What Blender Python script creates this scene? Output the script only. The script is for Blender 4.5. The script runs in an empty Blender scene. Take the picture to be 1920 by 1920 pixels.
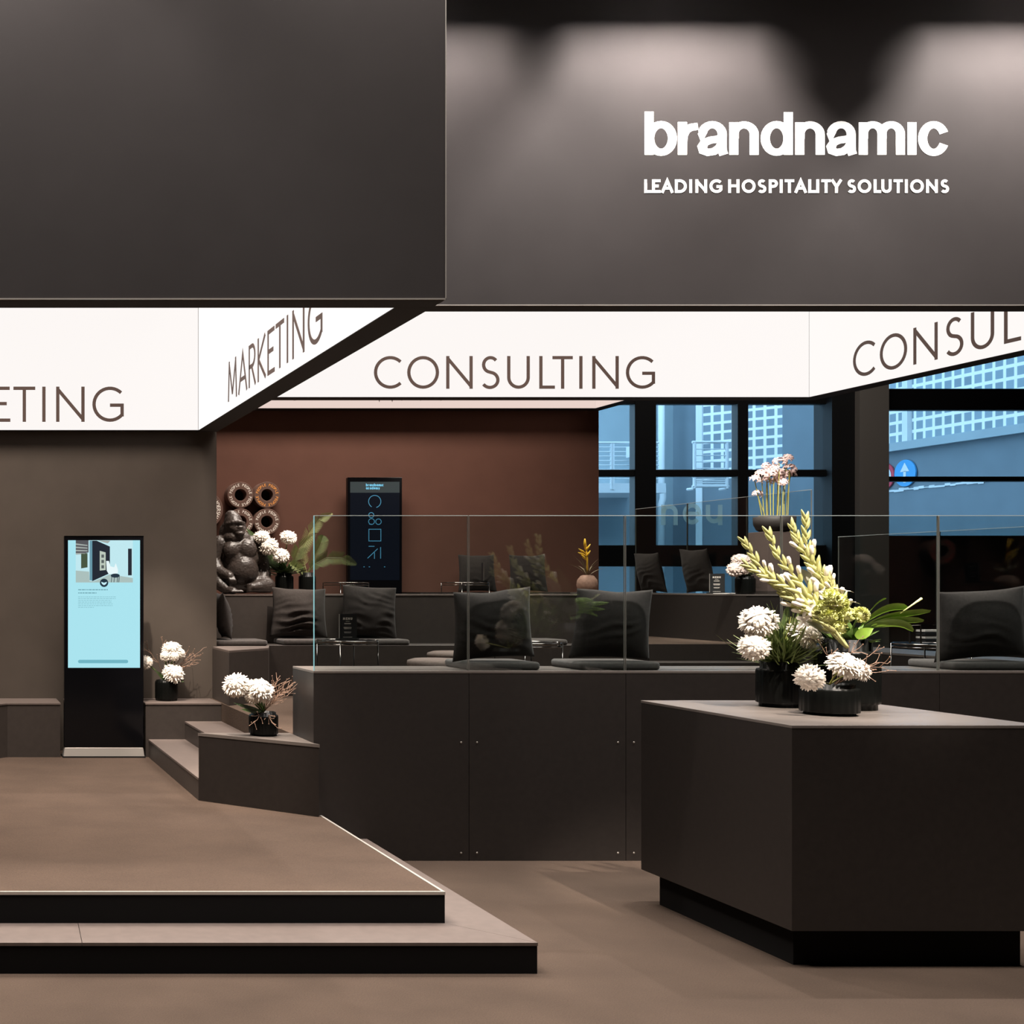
import bpy, bmesh, math, random
from mathutils import Vector, Matrix, noise

C = bpy.context.scene.collection
PI = math.pi

# ------------------------------------------------------------------ camera
FPX, HX, HY, CAMZ = 2250.0, -93.0, 1098.0, 1.73      # focal length and horizon in pixels of the 1920 frame
cam = bpy.data.cameras.new('camera')
cam.sensor_width = 36
cam.lens = 36 * FPX / 1920
cam.shift_x = (960 - HX) / 1920
cam.shift_y = (HY - 960) / 1920
cam.clip_end = 200
co = bpy.data.objects.new('camera', cam)
co.location = (0, 0, CAMZ)
co.rotation_euler = (PI / 2, 0, 0)
C.objects.link(co)
sc = bpy.context.scene
sc.camera = co

# ------------------------------------------------------------------ world and exposure
w = bpy.data.worlds.new('world'); sc.world = w; w.use_nodes = True
bg = w.node_tree.nodes['Background']
bg.inputs[0].default_value = (0.40, 0.65, 0.86, 1)
bg.inputs[1].default_value = 4.2
vs = sc.view_settings
vs.view_transform = 'Standard'; vs.look = 'None'; vs.gamma = 1.0; vs.use_curve_mapping = False
vs.exposure = 0.0
sc.cycles.max_bounces = 8
sc.cycles.transparent_max_bounces = 16
sc.cycles.sample_clamp_indirect = 4

def area(name, loc, sx, sy, power, col=(1, .86, .74), spread=None, rot=(0, 0, 0)):
    l = bpy.data.lights.new(name, 'AREA'); l.shape = 'RECTANGLE'; l.size = sx; l.size_y = sy
    l.energy = power; l.color = col
    if spread: l.spread = math.radians(spread)
    o = bpy.data.objects.new(name, l); o.location = loc; o.rotation_euler = rot; C.objects.link(o); return o

def spot(name, loc, target, power, deg, blend=.6, col=(1, .86, .74), rad=.05):
    l = bpy.data.lights.new(name, 'SPOT'); l.energy = power; l.color = col
    l.spot_size = math.radians(deg); l.spot_blend = blend; l.shadow_soft_size = rad
    o = bpy.data.objects.new(name, l); o.location = loc
    d = Vector(target) - Vector(loc); o.rotation_euler = d.to_track_quat('-Z', 'Y').to_euler(); C.objects.link(o); return o

# hall ceiling lamps, lamps over the three bays
area('hall_lamp', (-1, 4.75, 8.7), 5, 1.4, 270, (1, .92, .85), 80)
area('hall_lamp', (5.5, 4.0, 8.7), 5, 1.6, 290, (1, .92, .85), 95)
area('hall_lamp', (12, 16.4, 8.7), 4, 1.5, 75, (1, .92, .85), 120)
area('bay_lamp', (0.2, 8.0, 6.6), 3.0, 2.0, 330, (1, .88, .78), 100)
area('bay_lamp', (5.0, 9.6, 6.6), 4.0, 1.2, 260, (1, .90, .82), 110)
area('bay_lamp', (4.8, 13.1, 6.6), 4.0, 1.0, 230, (1, .88, .78), 110)
spot('flower_spot', (5.0, 3.4, 6.4), (4.4, 6.05, 1.3), 3600, 15, .7, (1, .88, .76))
spot('flower_spot', (1.2, 6.8, 5.8), (2.05, 7.97, 1.0), 1500, 15, .7, (1, .87, .74))
spot('flower_spot', (1.0, 8.2, 5.8), (1.87, 10.3, 1.1), 1500, 15, .7, (1, .87, .74))
spot('flower_spot', (3.6, 9.0, 6.2), (3.05, 11.35, 1.9), 1500, 18, .7, (1, .87, .74))
spot('flower_spot', (6.6, 9.0, 6.2), (7.6, 11.3, 2.0), 2000, 18, .7, (1, .88, .80))

# ------------------------------------------------------------------ materials
MATS = {}
def mat(name, col, rough=.6, metal=0.0, spec=.5, var=0.0, vscale=8.0, bump=0.0, bscale=200.0, emit=None, estr=1.0, sheen=0.0):
    if name in MATS: return MATS[name]
    m = bpy.data.materials.new(name); m.use_nodes = True; nt = m.node_tree; b = nt.nodes['Principled BSDF']
    b.inputs['Roughness'].default_value = rough; b.inputs['Metallic'].default_value = metal
    b.inputs['Specular IOR Level'].default_value = spec
    b.inputs['Base Color'].default_value = (*col, 1)
    if sheen: b.inputs['Sheen Weight'].default_value = sheen
    tc = nt.nodes.new('ShaderNodeTexCoord')
    if var:
        n = nt.nodes.new('ShaderNodeTexNoise'); n.inputs['Scale'].default_value = vscale; n.inputs['Detail'].default_value = 6
        r = nt.nodes.new('ShaderNodeValToRGB')
        r.color_ramp.elements[0].position = .3; r.color_ramp.elements[1].position = .7
        r.color_ramp.elements[0].color = (*[c * (1 - var) for c in col], 1)
        r.color_ramp.elements[1].color = (*[min(1, c * (1 + var)) for c in col], 1)
        nt.links.new(tc.outputs['Object'], n.inputs['Vector']); nt.links.new(n.outputs['Fac'], r.inputs['Fac'])
        nt.links.new(r.outputs['Color'], b.inputs['Base Color'])
    if bump:
        n2 = nt.nodes.new('ShaderNodeTexNoise'); n2.inputs['Scale'].default_value = bscale; n2.inputs['Detail'].default_value = 3
        bp = nt.nodes.new('ShaderNodeBump'); bp.inputs['Strength'].default_value = bump; bp.inputs['Distance'].default_value = .01
        nt.links.new(tc.outputs['Object'], n2.inputs['Vector']); nt.links.new(n2.outputs['Fac'], bp.inputs['Height'])
        nt.links.new(bp.outputs['Normal'], b.inputs['Normal'])
    if emit:
        b.inputs['Emission Color'].default_value = (*emit, 1); b.inputs['Emission Strength'].default_value = estr
    MATS[name] = m; return m

def carpet(name, col):
    m = bpy.data.materials.new(name); m.use_nodes = True; nt = m.node_tree; b = nt.nodes['Principled BSDF']
    b.inputs['Roughness'].default_value = .95; b.inputs['Specular IOR Level'].default_value = .15
    tc = nt.nodes.new('ShaderNodeTexCoord')
    mp = nt.nodes.new('ShaderNodeMapping'); mp.inputs['Scale'].default_value = (1, 1.2, 1)
    n1 = nt.nodes.new('ShaderNodeTexNoise'); n1.inputs['Scale'].default_value = 2.2; n1.inputs['Detail'].default_value = 5
    n2 = nt.nodes.new('ShaderNodeTexNoise'); n2.inputs['Scale'].default_value = 160; n2.inputs['Detail'].default_value = 2
    r = nt.nodes.new('ShaderNodeValToRGB'); e = r.color_ramp.elements
    e[0].position, e[1].position = .32, .68
    e[0].color = (*[c * .88 for c in col], 1); e[1].color = (*[c * 1.10 for c in col], 1)
    mx = nt.nodes.new('ShaderNodeMix'); mx.data_type = 'RGBA'; mx.blend_type = 'OVERLAY'; mx.inputs[0].default_value = .35
    bp = nt.nodes.new('ShaderNodeBump'); bp.inputs['Strength'].default_value = .5; bp.inputs['Distance'].default_value = .006
    L = nt.links.new
    L(tc.outputs['Object'], mp.inputs['Vector']); L(mp.outputs['Vector'], n1.inputs['Vector']); L(tc.outputs['Object'], n2.inputs['Vector'])
    L(n1.outputs['Fac'], r.inputs['Fac']); L(r.outputs['Color'], mx.inputs[6]); L(n2.outputs['Fac'], mx.inputs[7])
    L(mx.outputs[2], b.inputs['Base Color']); L(n2.outputs['Fac'], bp.inputs['Height']); L(bp.outputs['Normal'], b.inputs['Normal'])
    MATS[name] = m; return m

def emis(name, col, s=1.0):
    if name in MATS: return MATS[name]
    m = bpy.data.materials.new(name); m.use_nodes = True; nt = m.node_tree
    b = nt.nodes['Principled BSDF']; b.inputs['Base Color'].default_value = (.006, .006, .006, 1); b.inputs['Roughness'].default_value = .2
    b.inputs['Specular IOR Level'].default_value = .2
    b.inputs['Emission Color'].default_value = (*col, 1); b.inputs['Emission Strength'].default_value = s
    MATS[name] = m; return m

def glass(name, tint=(.9, .95, .95), ior=1.5, boost=1.0):
    if name in MATS: return MATS[name]
    m = bpy.data.materials.new(name); m.use_nodes = True; nt = m.node_tree
    for n in list(nt.nodes):
        if n.type != 'OUTPUT_MATERIAL': nt.nodes.remove(n)
    out = [n for n in nt.nodes if n.type == 'OUTPUT_MATERIAL'][0]
    t = nt.nodes.new('ShaderNodeBsdfTransparent'); t.inputs[0].default_value = (*tint, 1)
    g = nt.nodes.new('ShaderNodeBsdfGlossy'); g.inputs['Roughness'].default_value = 0.0
    f = nt.nodes.new('ShaderNodeFresnel'); f.inputs['IOR'].default_value = ior
    mx = nt.nodes.new('ShaderNodeMixShader')
    geo = nt.nodes.new('ShaderNodeNewGeometry')
    mul = nt.nodes.new('ShaderNodeMath'); mul.operation = 'MULTIPLY'; mul.inputs[1].default_value = boost; mul.use_clamp = True
    L = nt.links.new
    # the same reflectance from both sides of the sheet
    vm = nt.nodes.new('ShaderNodeVectorMath'); vm.operation = 'SCALE'
    s = nt.nodes.new('ShaderNodeMath'); s.operation = 'MULTIPLY_ADD'; s.inputs[1].default_value = -2; s.inputs[2].default_value = 1
    L(geo.outputs['Backfacing'], s.inputs[0])
    lw = nt.nodes.new('ShaderNodeLayerWeight'); lw.inputs['Blend'].default_value = .5
    # Schlick: F = .04 + .96*(1-cos)^5 from the symmetric facing term
    p5 = nt.nodes.new('ShaderNodeMath'); p5.operation = 'POWER'; p5.inputs[1].default_value = 5
    ma = nt.nodes.new('ShaderNodeMath'); ma.operation = 'MULTIPLY_ADD'; ma.inputs[1].default_value = .95; ma.inputs[2].default_value = .045
    L(lw.outputs['Facing'], p5.inputs[0]); L(p5.outputs[0], ma.inputs[0]); L(ma.outputs[0], mul.inputs[0])
    L(mul.outputs[0], mx.inputs[0]); L(t.outputs[0], mx.inputs[1]); L(g.outputs[0], mx.inputs[2]); L(mx.outputs[0], out.inputs[0])
    nt.nodes.remove(f); nt.nodes.remove(vm); nt.nodes.remove(s); nt.nodes.remove(geo)
    MATS[name] = m; return m

def grid_mat(name, mortar, block, cell, axis):
    m = bpy.data.materials.new(name); m.use_nodes = True; nt = m.node_tree; b = nt.nodes['Principled BSDF']
    b.inputs['Roughness'].default_value = .3
    tc = nt.nodes.new('ShaderNodeTexCoord'); sp = nt.nodes.new('ShaderNodeSeparateXYZ'); cb = nt.nodes.new('ShaderNodeCombineXYZ')
    br = nt.nodes.new('ShaderNodeTexBrick'); br.offset = 0; br.squash = 1
    br.inputs['Color1'].default_value = (*block, 1); br.inputs['Color2'].default_value = (*[c * 1.35 for c in block], 1)
    br.inputs['Mortar'].default_value = (*mortar, 1)
    br.inputs['Scale'].default_value = 1; br.inputs['Brick Width'].default_value = cell; br.inputs['Row Height'].default_value = cell
    br.inputs['Mortar Size'].default_value = cell * .16; br.inputs['Mortar Smooth'].default_value = .25
    L = nt.links.new
    L(tc.outputs['Object'], sp.inputs[0]); L(sp.outputs[axis], cb.inputs[0]); L(sp.outputs[2], cb.inputs[1])
    L(cb.outputs[0], br.inputs['Vector']); L(br.outputs['Color'], b.inputs['Base Color'])
    MATS[name] = m; return m

M_FLOOR = carpet('hall_carpet', (.061, .0425, .0315))
M_PLAT = carpet('platform_carpet', (.069, .047, .0345))
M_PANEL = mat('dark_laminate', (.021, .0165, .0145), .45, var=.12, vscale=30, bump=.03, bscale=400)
M_TOP = mat('laminate_top_sheen', (.14, .12, .108), .28, var=.03, vscale=30)  # same dark laminate, grazing reflection on the tops put into a paler colour
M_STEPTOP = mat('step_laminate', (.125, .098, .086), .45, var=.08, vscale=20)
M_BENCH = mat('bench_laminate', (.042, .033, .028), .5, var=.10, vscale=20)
M_PLINTH = mat('black_plinth', (.006, .0055, .0055), .8, spec=.15)
M_HEAD = mat('header_fabric', (.037, .032, .0315), .9, spec=.2, var=.04, vscale=5, bump=.05, bscale=500)
M_WALL = mat('taupe_wall', (.082, .066, .054), .9, spec=.2, var=.06, vscale=4, bump=.05, bscale=400)
M_BROWN = mat('brown_wall', (.135, .064, .046), .9, spec=.2, var=.05, vscale=4, bump=.05, bscale=400)
M_SOFFIT = mat('black_soffit', (.022, .018, .016), .8)
M_ALU = mat('aluminium', (.60, .56, .51), .4, .6)
M_CHROME = mat('chrome', (.32, .30, .28), .12, 1.0)
M_WHITE_SIGN = emis('lit_sign_white', (.975, .93, .905), 1.0)
M_SOFT_SIGN = emis('lit_sign_dim', (.80, .64, .58), 1.0)
M_LETTER = mat('brown_letter', (.075, .045, .036), .6)
M_LOGO = mat('white_logo_glow', (.90, .88, .86), .6, emit=(1, .97, .95), estr=.45)  # unlit lettering, brightened by a glow of its own
M_BLACK = mat('black_gloss', (.004, .004, .005), .12, spec=.22)
M_BLACKM = mat('black_matte', (.010, .010, .010), .5)
M_FRAME = mat('black_window_frame', (.010, .010, .011), .5)
M_FABRIC = mat('charcoal_felt', (.036, .030, .027), .95, spec=.15, var=.15, vscale=60, bump=.25, bscale=350, sheen=.06)
M_PAD = mat('grey_felt', (.085, .074, .068), .95, spec=.15, var=.15, vscale=60, bump=.25, bscale=350, sheen=.2)
M_STOOL = mat('pale_felt', (.21, .165, .145), .95, spec=.15, var=.12, vscale=60, bump=.25, bscale=350)
M_GLASS = glass('parapet_glass', (.86, .90, .90), boost=1.1)
M_GLASS2 = glass('side_parapet_glass', (.86, .90, .90), boost=.65)
M_WGLASS = glass('window_glass', (.93, .97, 1.0))
M_EDGE = mat('glass_edge_lit', (.55, .62, .60), .15, spec=.8)  # overhead light caught by the top edge, painted as pale grey
M_EDGEC = mat('glass_edge_daylit', (.30, .72, .86), .2, spec=.8)  # window light carried through the sheet, put into the edge colour
M_EDGED = mat('glass_edge_dark', (.17, .17, .15), .25, spec=.5)
M_VASE = mat('black_vase', (.0045, .005, .0045), .35, spec=.15)
M_PETAL = mat('white_petal', (.90, .82, .72), .7, spec=.2, var=.05, vscale=30)
M_PINK = mat('blush_petal', (.80, .62, .54), .7, spec=.2, var=.06, vscale=30)
M_GREEN = mat('leaf_green', (.10, .17, .035), .5, var=.3, vscale=20)
M_DGREEN = mat('dark_leaf', (.045, .075, .022), .5, var=.3, vscale=20)
M_LIME = mat('bright_leaf', (.20, .33, .04), .4, var=.2, vscale=15)
M_SPIKE = mat('gladiolus_green', (.50, .49, .20), .55, var=.2, vscale=25)
M_CARN = mat('carnation_green', (.66, .68, .27), .7, var=.2, vscale=60)
M_SILVER = mat('grey_leaf', (.30, .30, .24), .5, var=.25, vscale=25)
M_TWIG = mat('twig', (.25, .15, .10), .7)
M_STEM = mat('pale_stem', (.42, .40, .10), .6)
M_YELLOW = mat('yellow_bract', (.80, .48, .03), .5)
M_TERRA = mat('dusky_clay', (.30, .17, .12), .8, var=.2, vscale=40)
M_MOSS = mat('moss', (.24, .14, .03), .9, var=.4, vscale=60, bump=.6, bscale=80)
M_BRONZE = mat('bronze_statue', (.034, .025, .021), .42, spec=.5, var=.2, vscale=25, bump=.25, bscale=70)
M_RING = mat('ring_brown', (.14, .075, .055), .8, var=.05)
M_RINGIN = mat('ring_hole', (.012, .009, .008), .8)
M_TXTW = mat('letter_cream', (.85, .78, .70), .6)
M_TXTO = mat('letter_orange', (.85, .36, .09), .6)
M_PAPER = mat('paper', (.7, .66, .62), .7)
M_ACRYL = glass('acrylic', (.85, .87, .87))
M_CARD = mat('black_card', (.02, .02, .021), .5)
# outdoors
M_OWALL = mat('outside_render', (.38, .46, .50), .9, var=.05, vscale=2)
M_OWALL2 = mat('outside_grey', (.20, .25, .29), .9, var=.06, vscale=2)
M_OLIGHT = mat('outside_white', (.80, .84, .86), .7)
M_OGROUND = mat('outside_paving', (.25, .27, .29), .9, var=.1, vscale=2)
M_SBLUE = mat('sign_blue', (.10, .42, .80), .4)
M_SRED = mat('sign_red', (.72, .08, .12), .4)
M_SWHITE = mat('sign_white', (.85, .88, .9), .4)
M_GB_Y = grid_mat('glass_block_y', (.95, .97, .98), (.24, .31, .36), .235, 1)
M_GB_X = grid_mat('glass_block_x', (.95, .97, .98), (.18, .24, .29), .225, 0)
M_HALL = mat('hall_wall', (.05, .05, .055), .9)
M_FACADE = mat('facade_black', (.010, .010, .011), .7)
M_COL = mat('grey_column', (.30, .27, .24), .9)

# ------------------------------------------------------------------ mesh helpers
class MB:
    def __init__(s): s.v = []; s.f = []
    def add(s, verts, faces):
        o = len(s.v); s.v += [tuple(p) for p in verts]; s.f += [tuple(i + o for i in f) for f in faces]; return s
    def box(s, x0, x1, y0, y1, z0, z1):
        return s.prism([(x0, y0), (x1, y0), (x1, y1), (x0, y1)], z0, z1)
    def prism(s, poly, z0, z1):
        a = sum(poly[i][0] * poly[(i + 1) % len(poly)][1] - poly[(i + 1) % len(poly)][0] * poly[i][1] for i in range(len(poly)))
        if a < 0: poly = poly[::-1]
        n = len(poly)
        v = [(x, y, z0) for x, y in poly] + [(x, y, z1) for x, y in poly]
        f = [tuple(range(n - 1, -1, -1)), tuple(range(n, 2 * n))] + [(i, (i + 1) % n, n + (i + 1) % n, n + i) for i in range(n)]
        return s.add(v, f)
    def tube(s, pts, r, n=8, cap=True):
        pts = [Vector(p) for p in pts]; m = len(pts)
        rs = r if isinstance(r, (list, tuple)) else [r] * m
        up = None; rings = []
        for i, p in enumerate(pts):
            t = (pts[min(i + 1, m - 1)] - pts[max(i - 1, 0)])
            t = t.normalized() if t.length > 1e-9 else Vector((0, 0, 1))
            if up is None:
                up = Vector((0, 0, 1)) if abs(t.z) < .9 else Vector((1, 0, 0))
            a = t.cross(up)
            if a.length < 1e-6: a = t.orthogonal()
            a.normalize(); b = a.cross(t); up = b.cross(t).cross(t) * -1 if False else up
            rings.append([p + a * rs[i] * math.cos(2 * PI * k / n) + b * rs[i] * math.sin(2 * PI * k / n) for k in range(n)])
        v = [q for R in rings for q in R]; f = []
        for i in range(m - 1):
            for k in range(n):
                f.append((i * n + k, i * n + (k + 1) % n, (i + 1) * n + (k + 1) % n, (i + 1) * n + k))
        if cap: f += [tuple(range(n - 1, -1, -1)), tuple(range((m - 1) * n, m * n))]
        return s.add(v, f)
    def lathe(s, prof, c=(0, 0, 0), n=40, flute=0.0, nf=0, closed=False):
        v = []; f = []; m = len(prof)
        for (r, z) in prof:
            for k in range(n):
                a = 2 * PI * k / n
                rr = r * (1 + (flute * math.cos(nf * a) if nf else 0))
                v.append((c[0] + rr * math.cos(a), c[1] + rr * math.sin(a), c[2] + z))
        for i in range(m - 1 + (1 if closed else 0)):
            j = (i + 1) % m
            for k in range(n):
                f.append((i * n + k, i * n + (k + 1) % n, j * n + (k + 1) % n, j * n + k))
        if not closed: f += [tuple(range(n - 1, -1, -1)), tuple(range((m - 1) * n, m * n))]
        return s.add(v, f)
    def ball(s, c, r, nu=16, nv=10, R=None):
        if not isinstance(r, (tuple, list)): r = (r, r, r)
        v = []; f = []
        for j in range(nv + 1):
            th = PI * j / nv
            for k in range(nu):
                a = 2 * PI * k / nu
                p = Vector((r[0] * math.sin(th) * math.cos(a), r[1] * math.sin(th) * math.sin(a), -r[2] * math.cos(th)))
                if R: p = R @ p
                v.append(Vector(c) + p)
        for j in range(nv):
            for k in range(nu):
                f.append((j * nu + k, j * nu + (k + 1) % nu, (j + 1) * nu + (k + 1) % nu, (j + 1) * nu + k))
        return s.add(v, f)
    def limb(s, pts, rs, step=.02):
        for i in range(len(pts) - 1):
            a, b = Vector(pts[i]), Vector(pts[i + 1]); n = max(2, int((b - a).length / step))
            for k in range(n + 1):
                t = k / n; s.ball(a.lerp(b, t), rs[i] * (1 - t) + rs[i + 1] * t, 12, 8)
        return s
    def strip(s, pts, side, ws, cup=0.0, nrm=None):
        """a blade: centre line pts, half widths ws along the side vector, centre lowered by cup"""
        v = []; f = []
        for i, p in enumerate(pts):
            p = Vector(p); sd = side[i] if isinstance(side, list) else side
            nn = nrm[i] if isinstance(nrm, list) else (nrm or Vector((0, 0, 1)))
            v += [p - sd * ws[i], p - nn * cup * ws[i], p + sd * ws[i]]
        for i in range(len(pts) - 1):
            a = i * 3; f += [(a, a + 1, a + 4, a + 3), (a + 1, a + 2, a + 5, a + 4)]
        return s.add(v, f)

def link(o): C.objects.link(o); return o

def obj(name, mb, m, parent=None, smooth=False, bevel=0.0, world=True, weld=False):
    me = bpy.data.meshes.new(name)
    off = parent_loc(parent) if (parent is not None and world) else Vector((0, 0, 0))
    me.from_pydata([tuple(Vector(p) - off) for p in mb.v], [], mb.f)
    me.validate(); me.update()
    if weld:
        b = bmesh.new(); b.from_mesh(me); bmesh.ops.remove_doubles(b, verts=b.verts, dist=1e-5); bmesh.ops.recalc_face_normals(b, faces=b.faces); b.to_mesh(me); b.free()
    me.materials.append(m)
    if smooth:
        for p in me.polygons: p.use_smooth = True
    o = bpy.data.objects.new(name, me); link(o)
    if parent is not None: o.parent = parent
    if bevel:
        md = o.modifiers.new('bevel', 'BEVEL'); md.width = bevel; md.segments = 2; md.limit_method = 'ANGLE'
    return o

def parent_loc(p):
    v = Vector((0, 0, 0))
    while p is not None: v += Vector(p.location); p = p.parent
    return v

def tag(o, label, cat, group=None, kind=None):
    o['label'] = label; o['category'] = cat
    if group: o['group'] = group
    if kind: o['kind'] = kind
    return o

def thing(name, label, cat, loc=(0, 0, 0), rot=(0, 0, 0), group=None):
    o = bpy.data.objects.new(name, None); o.location = loc; o.rotation_euler = rot; o.empty_display_size = .1
    link(o); return tag(o, label, cat, group)

def struct(name, mb, m, parent=None, **k):
    o = obj(name, mb, m, parent, **k)
    if parent is None: o['kind'] = 'structure'
    return o

def copy_tree(o, parent=None):
    c = o.copy(); C.objects.link(c)
    if parent is not None: c.parent = parent
    for ch in list(o.children): copy_tree(ch, c)
    return c

def dup(root, loc, label, rot=None, group=None):
    c = copy_tree(root); c.location = loc; c['label'] = label
    if rot is not None: c.rotation_euler = rot
    if group: c['group'] = group
    return c

def P(px, py, Y):
    """a point at depth Y seen at that place of the photograph"""
    return Vector(((px - HX) * Y / FPX, Y, CAMZ - (py - HY) * Y / FPX))

# ------------------------------------------------------------------ lettering (drawn with strokes)
def arc(cx, cy, rx, ry, a0, a1, n=20):
    return [(cx + rx * math.cos(math.radians(a0 + (a1 - a0) * i / n)), cy + ry * math.sin(math.radians(a0 + (a1 - a0) * i / n))) for i in range(n + 1)]

CAPS = {
 'A': (.82, [[(0, 0), (.41, 1), (.82, 0)], [(.13, .32), (.69, .32)]]),
 'C': (.86, [arc(.5, .5, .5, .5, 46, 314, 28)]),
 'D': (.80, [[(0, 0), (0, 1), (.28, 1)] + arc(.30, .5, .5, .5, 90, -90, 20) + [(0, 0)]]),
 'E': (.50, [[(.5, 1), (0, 1), (0, 0), (.52, 0)], [(0, .52), (.46, .52)]]),
 'F': (.48, [[(.5, 1), (0, 1), (0, 0)], [(0, .52), (.45, .52)]]),
 'G': (.88, [arc(.5, .5, .5, .5, 46, 319, 28), [(.88, .115), (.88, .47), (.50, .47)]]),
 'H': (.74, [[(0, 0), (0, 1)], [(.74, 0), (.74, 1)], [(0, .53), (.74, .53)]]),
 'I': (.02, [[(.01, 0), (.01, 1)]]),
 'K': (.64, [[(0, 0), (0, 1)], [(.60, 1), (.03, .5), (.64, 0)]]),
 'L': (.40, [[(0, 1), (0, 0), (.42, 0)]]),
 'M': (.90, [[(0, 0), (.09, 1)], [(.09, .98), (.45, .10)], [(.45, .10), (.81, .98)], [(.81, 1), (.90, 0)]]),
 'N': (.79, [[(0, 0), (0, 1)], [(0, .97), (.79, .03)], [(.79, 0), (.79, 1)]]),
 'O': (.97, [arc(.485, .5, .485, .5, 90, 450, 36)]),
 'P': (.54, [[(0, 0), (0, 1), (.26, 1)] + arc(.28, .74, .27, .26, 90, -90, 14) + [(0, .48)]]),
 'R': (.58, [[(0, 0), (0, 1), (.26, 1)] + arc(.28, .74, .27, .26, 90, -90, 14) + [(0, .48)], [(.24, .48), (.58, 0)]]),
 'S': (.54, [arc(.29, .755, .235, .245, 38, 262, 16) + arc(.27, .245, .27, .255, 82, -145, 18)]),
 'T': (.58, [[(.29, 0), (.29, 1)], [(0, 1), (.58, 1)]]),
 'U': (.66, [[(0, 1), (0, .33)] + arc(.33, .33, .33, .33, 180, 360, 18) + [(.66, 1)]]),
 'W': (1.1, [[(0, 1), (.28, 0), (.55, .9), (.82, 0), (1.1, 1)]]),
 'Y': (.68, [[(0, 1), (.34, .45), (.68, 1)], [(.34, .45), (.34, 0)]]),
 ' ': (.22, []),
}
SB = {c: (.145, .145) for c in 'HIMNU'}          # side bearings in cap heights
SB.update({'C': (.075, .07), 'D': (.145, .075), 'E': (.145, .06), 'F': (.145, .02), 'G': (.075, .145), 'K': (.145, .0), 'L': (.145, -.10), 'A': (.0, .0),
           'O': (.075, .075), 'P': (.145, .03), 'R': (.145, .03), 'S': (.09, .09), 'T': (.045, .045), 'W': (.0, .0), 'Y': (.0, .0), ' ': (0, 0)})
LOW = {   # small lower case on stroke centre lines; ascender height 1
 'b': (.56, [[(0, 0), (0, 1)], arc(.27, .37, .27, .345, 0, 360, 24)]),
 'r': (.32, [[(0, 0), (0, .74)], [(0, .40)] + arc(.26, .40, .26, .27, 180, 92, 10) + [(.34, .66)]]),
 'a': (.52, [arc(.27, .37, .25, .345, 0, 360, 24), [(.52, 0), (.52, .74)]]),
 'n': (.46, [[(0, 0), (0, .74)], [(0, .40)] + arc(.23, .42, .23, .25, 170, 0, 12) + [(.46, 0)]]),
 'd': (.56, [[(.54, 0), (.54, 1)], arc(.27, .37, .27, .345, 0, 360, 24)]),
 'm': (.82, [[(0, 0), (0, .74)], [(0, .42)] + arc(.205, .44, .205, .23, 170, 0, 12) + [(.41, 0)], [(.41, .42)] + arc(.615, .44, .205, .23, 170, 0, 12) + [(.82, 0)]]),
 'i': (.02, [[(.01, 0), (.01, .74)]]),
 'c': (.50, [arc(.27, .37, .27, .345, 38, 322, 24)]),
 'e': (.52, [[(.02, .37), (.52, .37)] + arc(.27, .37, .27, .345, 0, 318, 24)]),
 'y': (.50, [[(0, .74), (.26, .05)], [(.5, .74), (.2, -.2), (.04, -.22)]]),
 'u': (.46, [[(.46, .74), (.46, 0)], [(.46, .34)] + arc(.23, .32, .23, .25, -10, -180, 12) + [(0, .74)]]),
}
# the bold wordmark, drawn on a fine grid (base line at 331, stems 51 wide)
def pl(*p): return list(p)
def _a(dx): return [[(410 + dx, 212)] + [(466 + 56 * math.cos(math.radians(t)) + dx, 216 - 54 * math.sin(math.radians(t))) for t in range(180, -1, -15)] + [(522 + dx, 285), (523 + dx, 310), (531 + dx, 331)],
                    [(522 + dx, 233), (492 + dx, 244), (455 + dx, 249), (424 + dx, 261), (409 + dx, 285), (415 + dx, 308), (440 + dx, 318), (474 + dx, 313), (503 + dx, 295), (520 + dx, 268)]]
def _n(dx): return [[(587 + dx, 331), (587 + dx, 148)], [(589 + dx, 240)] + [(645 + 57 * math.cos(math.radians(t)) + dx, 217 - 54 * math.sin(math.radians(t))) for t in range(168, -1, -12)] + [(702 + dx, 331)]]
def el(cx, cy, rx, ry, a0, a1, n=32): return [(cx + rx * math.cos(math.radians(a0 + (a1 - a0) * i / n)), cy - ry * math.sin(math.radians(a0 + (a1 - a0) * i / n))) for i in range(n + 1)]
WORDMARK = ([[(111, 331), (111, 88)], el(178, 239, 64, 78, 0, 360)]
    + [[(298, 331), (298, 147)], [(299, 262), (303, 222), (318, 193), (345, 177), (385, 171)]]
    + _a(0) + _n(0) + [[(894, 331), (894, 91)], el(828, 239, 64, 78, 0, 360)] + _n(371) + _a(725)
    + [[(1315, 331), (1315, 148)], [(1317, 240)] + el(1368, 214, 52, 52, 168, 0, 14) + [(1420, 331)], [(1421, 240)] + el(1472, 214, 52, 52, 168, 0, 14) + [(1524, 331)]]
    + [[(1589, 331), (1589, 148)], el(1711, 240, 62, 78, 24, 336)])

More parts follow.
